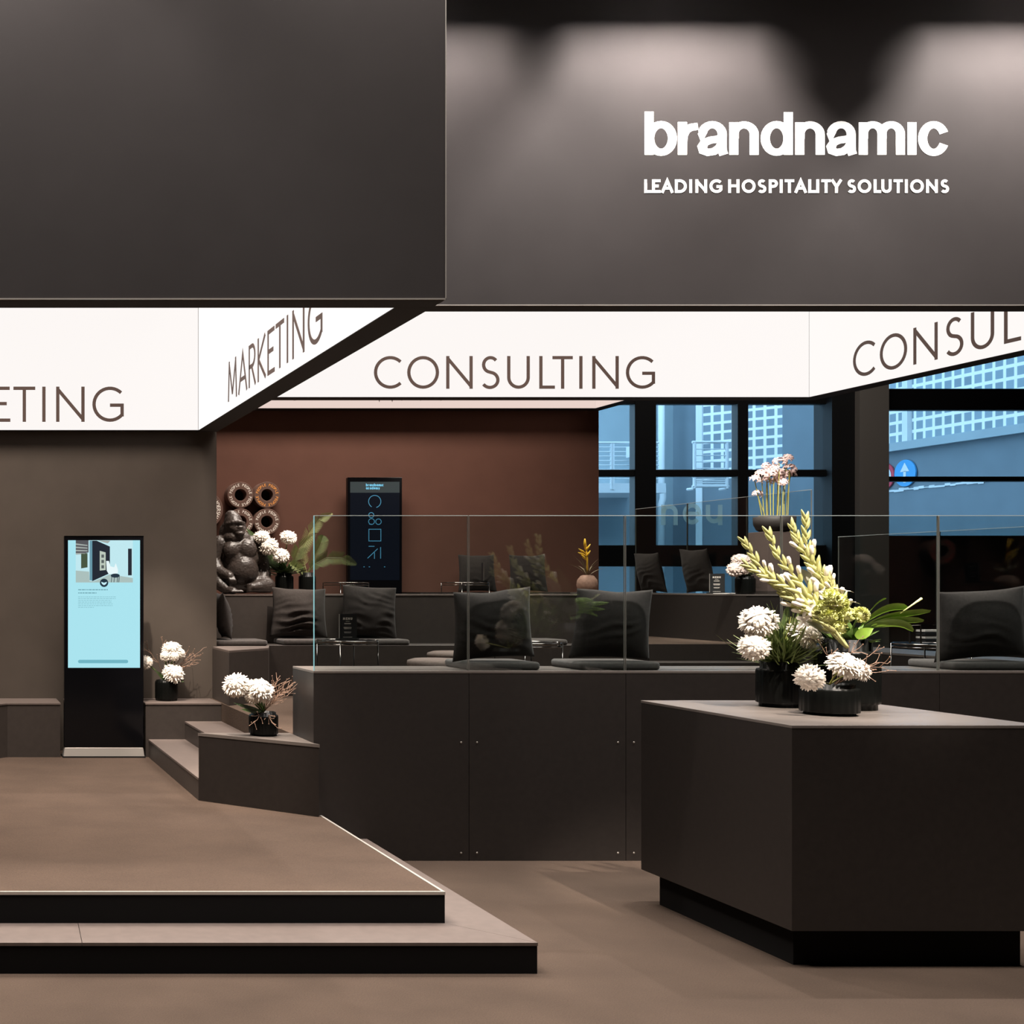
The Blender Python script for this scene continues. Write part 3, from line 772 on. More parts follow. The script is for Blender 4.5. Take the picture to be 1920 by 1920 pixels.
hx = lambda px: (px - HX) / sH
hz = lambda py: CAMZ - (py - HY) / sH
l = MB()
for k, st in enumerate(WORDMARK):
    ribbon(l, [(hx(1180 + a / 3), hz(180 + b / 3)) for a, b in st], (17.0 / sH, 13.2 / sH), (Vector((0, 7.5428, 0)), EX, EZ, NF), .001 + .0001 * (k % 7))
obj('wordmark', l, M_LOGO, t)
for wd, a, b in [('LEADING', 1207.5, 1354), ('HOSPITALITY', 1365, 1578), ('SOLUTIONS', 1588, 1779)]:
    l = MB(); write(l, wd, (hx(a), 7.542, hz(362)), EX, EZ, NF, 25.5 / sH, 5.2 / sH, .001, width=(b - a) / sH, track=.75)
    obj('tagline_word', l, M_LOGO, t)

# flood lamps washing the right header (above the frame): hood with a rectangular mouth and a bulb inside
def flood(label, X, power, Yw=7.543):
    Z = 5.62; Yc = Yw - .543
    t = thing('flood_lamp', label, 'lamp', (X, Yc, Z), group='flood lamps above the fascias')
    m = MB()
    d = .16
    m.box(X - .13, X + .13, Yc - .10, Yc - .09, Z - .10, Z + .08)
    m.box(X - .13, X + .13, Yc + .09, Yc + .10, Z - .055, Z + .08)
    m.box(X - .13, X - .12, Yc - .09, Yc + .09, Z - .10, Z + .08)
    m.box(X + .12, X + .13, Yc - .09, Yc + .09, Z - .10, Z + .08)
    m.box(X - .13, X + .13, Yc - .10, Yc + .10, Z + .08, Z + .09)
    obj('hood', m, M_BLACKM, t)
    a = MB(); a.tube([(X, Yc, Z + .09), (X, Yc, Z + .25), (X, Yw - .003, Z + .25)], .015, 8)
    obj('arm', a, M_BLACKM, t)
    L = bpy.data.lights.new('flood_bulb', 'POINT'); L.energy = power; L.color = (1, .93, .88); L.shadow_soft_size = .025
    o = bpy.data.objects.new('flood_bulb', L); o.location = (X, Yc, Z + .03); link(o)
for px, lb_, pw in [(770, 'black flood lamp above the fascia, behind the left header', 400), (1247, 'black flood lamp above the fascia, over the wordmark', 640), (1915, 'black flood lamp above the fascia at the right end', 640)]:
    flood(lb_, hx(px), pw)
flood('black flood lamp above the plain fascia, at its left', .0, 270, 5.66)
flood('black flood lamp above the plain fascia, at its right end', 2.0, 130, 5.66)

# ------------------------------------------------------------------ square reception counter
t = thing('reception_counter', 'square dark free-standing counter with flower vases on top', 'counter', (4.36, 6, 0))
obj('plinth', MB().box(3.845, 4.88, 5.474, 6.505, 0, .172), M_PLINTH, t)
obj('body', MB().box(3.793, 4.935, 5.409, 6.59, .172, 1.10 - .014), M_PANEL, t, bevel=.0015)
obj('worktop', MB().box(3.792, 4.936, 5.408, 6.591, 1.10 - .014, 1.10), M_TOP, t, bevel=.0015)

# ------------------------------------------------------------------ screen totems
def totem(loc, label, H=1.862, W=.668, D=.07):
    t = thing('screen_totem', label, 'display', loc)
    b = MB(); b.box(-W / 2, W / 2, 0, D, .085, H); obj('body', b, M_BLACK, t, world=False, bevel=.008)
    b = MB(); b.box(-W / 2 - .012, W / 2 + .012, -.012, D + .09, .012, .03); b.add([], [])
    v = [(-W / 2 - .008, -.01, .0), (W / 2 + .008, -.01, .0), (W / 2 + .008, D + .08, .0), (-W / 2 - .008, D + .08, .0),
         (-W / 2 + .004, .004, .085), (W / 2 - .004, .004, .085), (W / 2 - .004, D, .085), (-W / 2 + .004, D, .085)]
    b = MB(); b.add(v, [(3, 2, 1, 0), (4, 5, 6, 7), (0, 1, 5, 4), (1, 2, 6, 5), (2, 3, 7, 6), (3, 0, 4, 7)])
    obj('base', b, M_ALU, t, world=False, bevel=.006)
    b = MB(); b.box(-W / 2 - .014, W / 2 + .014, -.014, D + .085, -.001, .012); obj('foot', b, M_BLACKM, t, world=False)
    b = MB(); b.box(-W / 2, W / 2, -.002, .0, H - .006, H); obj('top_trim', b, M_CHROME, t, world=False)
    return t

def flat(mb, pts, y):
    mb.add([(x, y, z) for x, z in pts], [tuple(range(len(pts)))]); return mb
def rect(mb, x0, x1, z0, z1, y): return flat(mb, [(x0, z0), (x1, z0), (x1, z1), (x0, z1)], y)

YT = 10.08; sT = FPX / YT
xc = (195 - HX) / sT
tt = totem((xc, YT, L1 + .001), 'tall black totem with a lit pale cyan screen at the left wall')
sx = lambda px: (px - 195) / sT
sz = lambda py: CAMZ - (py - HY) / sT - L1
scr = obj('screen', rect(MB(), sx(127.5), sx(262.5), sz(1252.3), sz(1013.2), -.0015), emis('screen_cyan', (.40, .77, .86), 1.0), tt, world=False)
def em(name, col): return emis(name, col, 1.0)
def sub(name, mb, m): return obj(name, mb, m, scr, world=False)
pic = MB(); rect(pic, sx(142), sx(249), sz(1092.5), sz(1013.2), -.002); sub('picture', pic, em('pic_wall', (.52, .80, .86)))
m = MB(); flat(m, [(sx(142), sz(1040)), (sx(166), sz(1036)), (sx(166), sz(1013.2)), (sx(142), sz(1013.2))], -.0024)
sub('picture_ceiling', m, em('pic_wood', (.09, .09, .10)))
m = MB()
for k in range(4): flat(m, [(sx(142), sz(1019 + 6 * k)), (sx(164), sz(1022 + 5 * k)), (sx(164), sz(1024 + 5 * k)), (sx(142), sz(1022 + 6 * k))], -.0026)
sub('picture_beams', m, em('pic_beam', (.36, .40, .38)))
m = MB(); flat(m, [(sx(184), sz(1013.5)), (sx(207), sz(1014)), (sx(202), sz(1019)), (sx(194), sz(1017))], -.0026)
sub('picture_skylight', m, em('pic_beam', (.36, .40, .38)))
m = MB(); flat(m, [(sx(173), sz(1090)), (sx(173), sz(1014)), (sx(181), sz(1014)), (sx(206), sz(1025)), (sx(206), sz(1075))], -.0024)
rect(m, sx(240), sx(247), sz(1079), sz(1029), -.0024)
sub('picture_dark_wall', m, em('pic_dark', (.012, .018, .030)))
m = MB(); flat(m, [(sx(152), sz(1066)), (sx(152), sz(1038)), (sx(164), sz(1037)), (sx(164), sz(1064))], -.0026); sub('picture_green', m, em('pic_green', (.06, .09, .05)))
m = MB(); flat(m, [(sx(187), sz(1070)), (sx(187), sz(1033)), (sx(198), sz(1036)), (sx(198), sz(1069))], -.0026); sub('picture_frame', m, em('pic_cream', (.50, .58, .50)))
m = MB()
for k in range(3): rect(m, sx(190), sx(195), sz(1046 + 10 * k), sz(1040 + 10 * k), -.0028)
sub('picture_prints', m, em('pic_print', (.10, .12, .12)))
m = MB(); flat(m, [(sx(168), sz(1088)), (sx(168), sz(1014)), (sx(171), sz(1014)), (sx(173), sz(1014)), (sx(173), sz(1089))], -.0025); sub('picture_door', m, em('pic_door', (.13, .30, .38)))
m = MB(); flat(m, [(sx(142), sz(1092.4)), (sx(142), sz(1070)), (sx(167), sz(1072)), (sx(168), sz(1090)), (sx(176), sz(1090)), (sx(206), sz(1077)), (sx(249), sz(1084)), (sx(249), sz(1092.4))], -.0022)
sub('picture_floor', m, em('pic_floor', (.40, .52, .50)))
m = MB(); flat(m, [(sx(199), sz(1052)), (sx(204), sz(1052)), (sx(207), sz(1062)), (sx(214), sz(1064)), (sx(217), sz(1056)), (sx(221), sz(1068)), (sx(221), sz(1075)), (sx(204), sz(1077)), (sx(200), sz(1070))], -.0028); sub('picture_chair', m, em('pic_white', (.80, .93, .95)))
m = MB(); disc(m, (sx(216), -.003, sz(1079.5)), EX, EZ * .45, NF, .038, 0, 24)
for a in (208, 213, 219, 222): flat(m, [(sx(a), sz(1092)), (sx(a + 1.2), sz(1092)), (sx(a + 2), sz(1081)), (sx(a + 1), sz(1081))], -.003)
sub('picture_stool', m, em('pic_black', (.012, .03, .05)))
m = MB(); disc(m, (sx(195), -.0034, sz(1093)), EX, EZ, NF, 7.8 / sT, 0, 32); sub('round_icon', m, em('pic_black2', (.01, .03, .05)))
m = MB(); flat(m, [(sx(189.5), sz(1091)), (sx(195), sz(1093)), (sx(200.5), sz(1091)), (sx(199), sz(1095)), (sx(195), sz(1097.5)), (sx(191), sz(1095))], -.0038); sub('icon_glyph', m, em('pic_glyph', (.55, .85, .92)))
m = MB(); random.seed(2)
def words(x0, x1, y, h):
    x = x0
    while x < x1:
        w_ = min(random.uniform(2, 6), x1 - x); rect(m, sx(x), sx(x + w_), sz(y + h / 2), sz(y - h / 2), -.0022); x += w_ + 1.0
words(146.5, 202, 1106, 1.8); words(146.5, 181, 1112, 1.8)
sub('heading_lines', m, em('txt_grey', (.16, .36, .42)))
m = MB()
for k, x1 in enumerate((217, 217, 209, 209, 211, 211, 176)): words(146.5, x1, 1119.3 + 3.3 * k, 1.1)
sub('text_lines', m, em('txt_light', (.25, .52, .59)))
m = MB(); ca = arc(sx(149.5), sz(1240.5), 3.2 / sT, 3.2 / sT, 90, 270, 10) + arc(sx(237), sz(1240.5), 3.2 / sT, 3.2 / sT, -90, 90, 10)
flat(m, ca, -.0022); sub('button_bar', m, em('bar_teal', (.16, .46, .55)))

YT2 = 14.72; sT2 = FPX / YT2; xc2 = (703 - HX) / sT2
t2 = totem((xc2, YT2, L3 + .001), 'tall black totem with thin blue line symbols, against the brown wall')
ax = lambda px: (px - 703) / sT2
az = lambda py: CAMZ - (py - HY) / sT2 - L3
scr2 = obj('screen', rect(MB(), ax(656.5), ax(749), az(1088), az(903.5), -.0015), emis('screen_navy', (.001, .003, .008), 1.0), t2, world=False)
m = MB(); rect(m, ax(656.5), ax(749), az(924), az(903.5), -.002); obj('title_bar', m, emis('bar_grey', (.045, .055, .055)), scr2, world=False)
m = MB(); write(m, 'brandnamic', (ax(686), -.003, az(912)), EX, EZ, NF, 5.2 / sT2, 1.1 / sT2, .0, width=33 / sT2, gap=.18, font=LOW)
write(m, 'academy', (ax(686), -.003, az(917.8)), EX, EZ, NF, 5.2 / sT2, 1.1 / sT2, .0, width=26 / sT2, gap=.18, font=LOW)
obj('title', m, emis('title_cyan', (.22, .68, .95)), scr2, world=False)
m = MB(); fr = (Vector((0, -.0022, 0)), EX, EZ, NF); lw_ = 1.3 / sT2
def stroke(pts): ribbon(m, [(ax(a), az(b)) for a, b in pts], lw_, fr, 0)
def cst(px, py, r, a0, a1): stroke([(px + r * math.cos(math.radians(a0 + (a1 - a0) * k / 24)), py - r * math.sin(math.radians(a0 + (a1 - a0) * k / 24))) for k in range(25)])
cst(702.5, 940.5, 11.5, -75, 240); cst(696, 966, 4.8, 0, 360); cst(696.5, 978, 5.5, 0, 360); cst(709.5, 978.3, 5.2, 0, 360)
stroke([(692, 983), (697, 983)])
stroke([(691.5, 992.5), (714, 992.5), (714, 1014.5), (691.5, 1014.5), (691.5, 992.5)])
stroke([(691, 1024.5), (702, 1024.5)]); stroke([(689, 1047), (708, 1029)]); stroke([(702, 1036), (702, 1048)]); stroke([(713.5, 1026), (713.5, 1047.5)])
for a in (682.5, 692.5, 721): stroke([(a - 1.2, 1063), (a + 1.2, 1063)])
obj('line_symbols', m, emis('line_blue', (.07, .26, .40)), scr2, world=False)

# ------------------------------------------------------------------ ring wall objects lettered PEOPLE
def ring(px, py, label, word='PEOPLE', times=4, tm=M_TXTW, R=.1615, start=172, name='lettered_ring'):
    Yw = 14.72; c = P(px, py, Yw); D = .17
    t = thing(name, label, 'wall decoration', (c.x, 14.9, c.z), group='lettered rings on the brown wall')
    m = MB(); n = 48; ri = R * .44
    prof = [(R, 0), (R, D), (ri, D), (ri, .012)]
    v = []
    for (r, y) in [(R, .0), (R, D - .004), (R - .004, D), (ri + .004, D), (ri, D - .004), (ri, .012)]:
        v += [(r * math.cos(2 * PI * k / n), -y - .005, r * math.sin(2 * PI * k / n)) for k in range(n)]
    f = [(i * n + k, i * n + (k + 1) % n, (i + 1) * n + (k + 1) % n, (i + 1) * n + k) for i in range(5) for k in range(n)]
    m.add(v, f); o = obj('tube', m, M_RING, t, world=False, smooth=False)
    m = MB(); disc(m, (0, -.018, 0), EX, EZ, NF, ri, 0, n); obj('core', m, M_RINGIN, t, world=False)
    cap = R * .205; rt = R * .77 - cap / 2
    tot = len(word) * times + times * 1.0
    i = 0
    for k in range(times):
        m = MB()
        for ch in word:
            ang = PI * start / 180 - 2 * PI * (i + .5) / tot
            u_ = Vector((math.cos(ang), 0, math.sin(ang))); r_ = Vector((math.sin(ang), 0, -math.cos(ang)))
            wd = CAPS[ch][0] * (cap * .8) + cap * .2
            write(m, ch, u_ * rt - r_ * (wd / 2) + Vector((0, -D - .0055, 0)), r_, u_, NF, cap, cap * .20, .001)
            i += 1
        i += 1
        obj('lettering', m, tm, t, world=False)
    return t
ring(451.3, 928, 'brown wall ring lettered PEOPLE in cream, upper left of the square of four')
ring(501, 928, 'brown wall ring lettered PEOPLE in orange, upper right of the square of four', tm=M_TXTO)
ring(451.6, 977.8, 'brown wall ring lettered PEOPLE in cream, partly hidden behind the gorilla head')
ring(500.8, 978, 'brown wall ring lettered PEOPLE in cream, above the white chrysanthemums')
ring(500, 1034, 'brown wall ring mostly hidden behind the chrysanthemums, lowest of the rings', tm=mat('letter_red', (.7, .12, .08), .6))
ring(383, 956, 'larger brown wall ring lettered LEADERSHIP, cut off by the taupe wall edge', 'LEADERSHIP', 3, R=.232, start=60)

# ------------------------------------------------------------------ gorilla statue
def gorilla():
    g = MB()
    B = lambda c, r, R=None: g.ball(c, r, 20, 14, R)
    ry = Matrix.Rotation(math.radians(14), 3, 'Z')
    # head, turned to the viewer's right
    B((-.095, .0, .655), (.088, .105, .118)); B((-.108, .025, .735), (.060, .080, .058)); B((-.10, .045, .585), (.118, .10, .115))
    g.limb([(-.165, -.055, .660), (-.120, -.090, .672), (-.060, -.108, .674), (-.015, -.085, .662)], [.018, .021, .022, .017], .008)
    B((-.058, -.078, .597), (.064, .056, .050)); B((-.056, -.126, .622), (.030, .016, .017)); B((-.056, -.112, .565), (.046, .030, .018)); B((-.058, -.085, .545), (.045, .04, .03))
    B((-.120, -.060, .622), (.035, .04, .04)); B((-.010, -.050, .625), (.026, .04, .04))
    B((-.183, .01, .648), (.014, .02, .026)); B((-.09, -.01, .53), (.105, .10, .07))
    # trunk
    B((-.06, .05, .50), (.16, .13, .11)); B((-.04, .05, .38), (.185, .14, .18)); B((-.02, .03, .2), (.17, .15, .17))
    B((-.122, -.070, .410), (.086, .052, .082)); B((.020, -.078, .415), (.092, .055, .098)); B((-.05, -.03, .44), (.16, .08, .09))
    B((-.018, -.030, .215), (.155, .135, .150)); B((-.012, -.045, .25), (.13, .118, .12)); B((-.02, -.02, .33), (.17, .10, .11))
    B((-.02, .05, .1), (.2, .17, .1))
    # arms
    g.limb([(-.215, .03, .47), (-.275, .02, .32), (-.25, -.05, .21), (-.17, -.15, .165)], [.085, .07, .062, .045])
    for k in range(4): g.limb([(-.185 + .017 * k, -.17, .16), (-.172 + .017 * k, -.195, .125), (-.165 + .016 * k, -.185, .095)], [.014, .013, .011], .006)
    g.limb([(.105, .03, .47), (.185, .04, .30), (.20, .0, .18), (.165, -.05, .12)], [.085, .072, .065, .05])
    # legs, crossed in front
    g.limb([(.06, .0, .10), (.20, -.06, .085), (.215, -.08, .075), (.10, -.16, .065), (.045, -.19, .06)], [.09, .078, .07, .058, .045])
    for k in range(4): g.limb([(.03, -.205, .085 - .02 * k), (.0, -.222, .085 - .02 * k), (-.015, -.215, .08 - .02 * k)], [.013, .013, .011], .006)
    g.limb([(-.12, .0, .1), (-.27, -.03, .17), (-.255, -.08, .10), (-.2, -.14, .045)], [.09, .075, .062, .05])
    g.limb([(-.2, -.14, .04), (-.14, -.2, .028)], [.042, .034])
    for k in range(5): g.limb([(-.175 + .025 * k, -.2 - .006 * k, .026), (-.160 + .025 * k, -.232, .017)], [.014, .012], .006)
    o = obj('gorilla_statue', g, M_BRONZE)
    md = o.modifiers.new('r', 'REMESH'); md.mode = 'VOXEL'; md.voxel_size = .0075
    md = o.modifiers.new('s', 'SMOOTH'); md.factor = .5; md.iterations = 5
    dg = bpy.context.evaluated_depsgraph_get(); dg.update()
    me = bpy.data.meshes.new_from_object(o.evaluated_get(dg))
    o.modifiers.clear(); o.data = me
    if not me.materials: me.materials.append(M_BRONZE)
    nrm = [v.normal.copy() for v in me.vertices]
    for v, n_ in zip(me.vertices, nrm):          # cast fur strands
        p = v.co; k = .0035 if p.z > .3 or abs(p.x + .02) > .12 else .0018
        v.co += n_ * k * noise.noise(Vector((p.x * 60, p.y * 60, p.z * 130)))
    zmin = min(v.co.z for v in me.vertices)
    for v in me.vertices: v.co.z -= zmin
    for p in me.polygons: p.use_smooth = True
    return o
go = gorilla(); go.location = ((455 - HX) * 11.42 / FPX, 11.40, LT + .001)
tag(go, 'dark bronze gorilla statue sitting cross-legged on the ledge before the lettered rings', 'statue')

# ------------------------------------------------------------------ cushions and seat pads
def cushion_mesh(w, h, d, seed, folds=1.0, n=34):
    random.seed(seed); off = Vector((seed * 7.3, seed * 3.1, 0))
    m = MB(); V = {}
    def pos(i, j, side):
        u = -1 + 2 * i / n; v = -1 + 2 * j / n
        pin = 1 - .075 * (1 - u * u) * (abs(v) ** 3) ; piu = 1 - .06 * (1 - v * v) * (abs(u) ** 3)
        th = max(0.0, (1 - u * u) * (1 - v * v)) ** .72
        x = u * w / 2 * piu * (1 - .035 * (v + 1)); z = v * h / 2 * pin + h / 2
        y = side * d / 2 * th
        low = .5 - .5 * v
        f = math.sin(11 * v + 2.5 * u * (1 if seed % 2 else -1) + 3 * noise.noise(Vector((u * 1.3, v * 1.3, 0)) + off))
        y += side * folds * th * low * .024 * (1 - 2 * abs(f) ** .7) * max(0.0, .45 + 1.1 * noise.noise(Vector((u * 1.1, v * 1.6, 7)) + off)) + side * th * .010 * noise.noise(Vector((u * 2.2, v * 2.2, 3)) + off) * folds
        z += .012 * noise.noise(Vector((u * 1.5, 0, 1)) + off) * (v + 1) / 2
        return (x, y, z)
    idx = {}
    for side in (-1, 1):
        for i in range(n + 1):
            for j in range(n + 1):
                edge = i in (0, n) or j in (0, n)
                key = (i, j, 0 if edge else side)
                if key not in idx: idx[key] = len(m.v); m.v.append(pos(i, j, side if not edge else 0))
        for i in range(n):
            for j in range(n):
                g = lambda a, b: idx[(a, b, 0 if (a in (0, n) or b in (0, n)) else side)]
                q = (g(i, j), g(i + 1, j), g(i + 1, j + 1), g(i, j + 1))
                m.f.append(q if side < 0 else q[::-1])
    return m

def cushion(loc, label, w=.50, h=.46, d=.16, tilt=0, yaw=0, roll=0, seed=1, folds=1.0, m_=None, group='charcoal back cushions'):
    o = obj('cushion', cushion_mesh(w, h, d, seed, folds), m_ or M_FABRIC, smooth=True)
    o.rotation_mode = 'XYZ'
    o.matrix_world = Matrix.Translation(loc) @ Matrix.Rotation(math.radians(yaw), 4, 'Z') @ Matrix.Rotation(math.radians(tilt), 4, 'X') @ Matrix.Rotation(math.radians(roll), 4, 'Y')
    return tag(o, label, 'cushion', group)

def pad_mesh(w, l, h, r=.02):
    m = MB(); n = 28; v = []
    def ring_(k, z): # rounded rectangle
        pts = []
        for cx, cy, a0 in ((w / 2 - .03, -l / 2 + .03, -90), (w / 2 - .03, l / 2 - .03, 0), (-w / 2 + .03, l / 2 - .03, 90), (-w / 2 + .03, -l / 2 + .03, 180)):
            for s in range(5):
                a = math.radians(a0 + 90 * s / 4); pts.append((cx + (.03 - k) * math.cos(a), cy + (.03 - k) * math.sin(a), z))
        return pts
    prof = [(.014, 0), (.004, .006), (0, .015), (0, h - .015), (.004, h - .006), (.014, h)]
    rings = [ring_(k, z) for k, z in prof]; N = len(rings[0])
    for R in rings: v += R
    f = [tuple(range(N - 1, -1, -1)), tuple(range((len(rings) - 1) * N, len(rings) * N))]
    for i in range(len(rings) - 1):
        for k in range(N): f.append((i * N + k, i * N + (k + 1) % N, (i + 1) * N + (k + 1) % N, (i + 1) * N + k))
    return m.add(v, f)
def pad(loc, label, w=.46, l=.42, h=.05, yaw=0):
    o = obj('seat_pad', pad_mesh(w, l, h), M_PAD, smooth=True); o.location = loc; o.rotation_euler.z = math.radians(yaw)
    return tag(o, label, 'seat pad', 'grey felt seat pads')

# on the front bench wall
pad((3.515, 7.80, L3 + .0005), 'grey seat pad on the bench wall under the left front cushion', .455, .40)
pad((4.25, 7.80, L3 + .0005), 'grey seat pad on the bench wall under the middle front cushion', .51, .40)
pad((6.63, 7.80, L3 + .0005), 'grey seat pad on the bench wall under the big right cushion', .52, .40)
cushion((3.50, 7.735, L3 + .060), 'charcoal cushion leaning on the glass, left one on the bench wall', .53, .455, .17, tilt=6, roll=-4, seed=3, folds=.5)
cushion((4.245, 7.735, L3 + .060), 'charcoal cushion leaning on the glass with a dip in its top edge', .525, .455, .17, tilt=6, roll=1.5, seed=6, folds=.4)
cushion((6.64, 7.735, L3 + .060), 'big charcoal cushion leaning on the glass at the right photo edge', .60, .46, .18, tilt=5, roll=-4, seed=9, folds=.4)
cushion((6.90, 7.94, L3 + .05), 'charcoal cushion standing just behind the big right cushion', .52, .45, .12, tilt=5, seed=12, folds=.4)
# on the rear bench
def bx(px, Y): return (px - HX) * Y / FPX
pad((bx(575, 10.95), 10.97, L3 + .0005), 'grey seat pad on the rear bench under the left wrinkled cushion', .5, .38)
pad((bx(703, 10.95), 10.97, L3 + .0005), 'grey seat pad on the rear bench under the cushion behind the menu stand', .52, .38)
cushion((bx(561, 11.02), 11.03, L3 + .060), 'wrinkled charcoal cushion on the rear bench below the two ledge vases', .53, .46, .17, tilt=-7, roll=2, seed=2, folds=1.8)
cushion((bx(691, 11.02), 11.03, L3 + .060), 'wrinkled charcoal cushion on the rear bench behind the small menu stand', .53, .475, .17, tilt=-7, roll=4, seed=5, folds=1.8)
pad((2.59, 10.86, L3 + .0005), 'grey seat pad at the end of the taupe wall, under the edge-on cushion', .46, .42, .05, 0)
cushion((2.50, 10.86, L3 + .056), 'charcoal cushion seen edge-on, half hidden by the taupe wall end', 40e-2, .43, .15, tilt=-10, yaw=90, seed=7, folds=.8)
pad((bx(1000, 11.0), 10.97, L3 + .0005), 'grey seat pad alone on the rear bench, half hidden by the left front cushion', .42, .38)
# upper floor
cushion((7.80, 13.30, LT + .004), 'dark cushion on the window bench, left of the door handles', .50, .45, .16, tilt=12, yaw=-90, seed=4, folds=.8)
cushion((7.80, 12.45, LT + .004), 'dark cushion on the window bench, right of the door handles', .50, .47, .16, tilt=12, yaw=-90, seed=8, folds=.8)
cushion((bx(899, 14.55), 14.6, LT + .003), 'dark cushion against the brown wall, left of two behind the parapet', .47, .46, .14, tilt=-6, seed=14, folds=.4)
cushion((bx(995, 14.55), 14.6, LT + .003), 'dark cushion against the brown wall, right of two behind the parapet', .47, .46, .14, tilt=-6, seed=15, folds=.4)

# ------------------------------------------------------------------ round chrome side tables, stools, menu stands
def side_table(loc, label, r=.225, h=.57):
    t = thing('side_table', label, 'table', loc, group='chrome side tables')
    b = MB(); n = 40
    b.tube([(r * math.cos(2 * PI * k / n), r * math.sin(2 * PI * k / n), h - .006) for k in range(n + 1)], .0055, 8)
    b.tube([(r * math.cos(2 * PI * k / n), r * math.sin(2 * PI * k / n), h - .03) for k in range(n + 1)], .0045, 8)
    obj('rim', b, M_CHROME, t, world=False, smooth=True)
    obj('tabletop', MB().lathe([(.001, h - .012), (r - .006, h - .012), (r - .006, h - .004), (.001, h - .004)], n=40), M_BLACK, t, world=False)
    for k in range(4):
        a = PI / 4 + k * PI / 2 + .25
        x, y = (r + .004) * math.cos(a), (r + .004) * math.sin(a)
        obj('leg', MB().tube([(x, y, 0.0), (x, y, h - .006)], .005, 8), M_CHROME, t, world=False, smooth=True)
    return t
st = side_table((bx(651, 9.3), 9.3, L2 + .001), 'round chrome side table in the lounge carrying the small menu stand')
dup(st, (bx(990, 8.95), 8.95, L2 - .10 + .101), 'round chrome side table hidden behind the left front cushion')
dup(st, (bx(648, 12.4), 12.4, L3 + .001), 'round chrome side table on the upper floor in front of the dark totem')
dup(st, (bx(872, 12.4), 12.4, L3 + .001), 'round chrome side table on the upper floor with an upright chrome-edged stand')
dup(st, (bx(1745, 8.75), 8.75, L2 + .001), 'round chrome side table beside the big right cushion')

def stool(loc, label):
    t = thing('stool', label, 'stool', loc, group='round pale felt stools')
    obj('seat', MB().lathe([(.001, .40), (.17, .40), (.20, .415), (.205, .435), (.20, .455), (.16, .468), (.001, .472)], n=36), M_STOOL, t, world=False, smooth=True)
    for k in range(3):
        a = 2 * PI * k / 3 + .4
        obj('leg', MB().tube([(.15 * math.cos(a), .15 * math.sin(a), 0.0), (.12 * math.cos(a), .12 * math.sin(a), .41)], .010, 8), M_BLACKM, t, world=False)
    return t
s1 = stool((bx(852, 9.5), 9.5, L2 + .001), 'round pale felt stool in the lounge, farther one left of the front cushion')
dup(s1, (bx(820, 8.55), 8.55, L2 + .001), 'round pale felt stool in the lounge, nearer one left of the front cushion')

def menu_stand(loc, label, yaw=0, w=.135, h=.20):
    t = thing('menu_stand', label, 'menu stand', loc, rot=(0, 0, math.radians(yaw)), group='acrylic menu stands')
    obj('foot', MB().box(-w / 2 - .02, w / 2 + .01, -.03, .03, 0, .012), M_BLACKM, t, world=False)
    obj('card', MB().box(-w / 2 + .004, w / 2, -.002, .002, .012, h), M_CARD, t, world=False)
    obj('edge_strip', MB().box(-w / 2 - .002, -w / 2 + .003, -.004, .004, .012, h), M_ALU, t, world=False)
    m = MB(); write(m, 'MENU', (-.04, -.0025, h - .045), EX, EZ, NF, .018, .005, .0005, width=.072)
    random.seed(6)
    for z, ww in ((.143, .03), (.128, .05), (.124, .05), (.098, .06), (.092, .06), (.086, .055), (.062, .055), (.055, .05), (.022, .07)):
        m.box(-ww / 2 - .004, ww / 2 - .004, -.003, -.0021, z - .0014, z + .0014)
    obj('print', m, M_TXTW, t, world=False)
    return t
ms = menu_stand((bx(651, 9.26), 9.24, L2 + .001 + .571), 'small black menu stand with white print on the lounge side table')
dup(ms, (bx(905, 12.4), 12.4, L3 + .001 + .571), 'small menu stand seen edge-on at the upper floor table', rot=(0, 0, math.radians(75)))
dup(ms, (7.70, 12.05, LT + .001), 'small menu stand on the window bench near the blush chrysanthemums', rot=(0, 0, math.radians(-50)))
t = thing('brochure_rack', 'small metal rack of brochures on the table beside the right cushion', 'rack', (bx(1742, 8.68), 8.68, L2 + .573))
m = MB(); xa = .10
for y in (-.05, .05): m.tube([(-xa, y, .0), (-xa, y, .13), (xa, y, .13), (xa, y, .0)], .006, 6)
obj('frame', m, M_CHROME, t, world=False)
for k in range(4):
    obj('brochure', MB().box(-.06, .10, -.04, .045, .012 + .024 * k, .026 + .024 * k), M_PAPER if k % 2 == 1 else M_CARD, t, world=False)
tag(obj('paper_sheet', MB().box(7.50, 7.68, 11.55, 11.8, LT + .0005, LT + .008), M_PAPER), 'white paper leaflets lying on the window bench left of the vase', 'leaflet')

# ------------------------------------------------------------------ plants
def vase_parts(t, r, h, neck=.82, nh=.2, foot=.86):
    prof = [(.001, 0), (r * foot, 0), (r * foot, h * .075), (r * .985, h * .09), (r, h * .12), (r, h * (1 - nh) - .012), (r * .97, h * (1 - nh)), (r * neck, h * (1 - nh) + .004),
            (r * neck, h), (r * neck - .006, h), (r * neck - .006, h * .5), (.001, h * .5)]
    return obj('vase', MB().lathe(prof, n=96, flute=.012, nf=24), M_VASE, t, world=False, smooth=True)

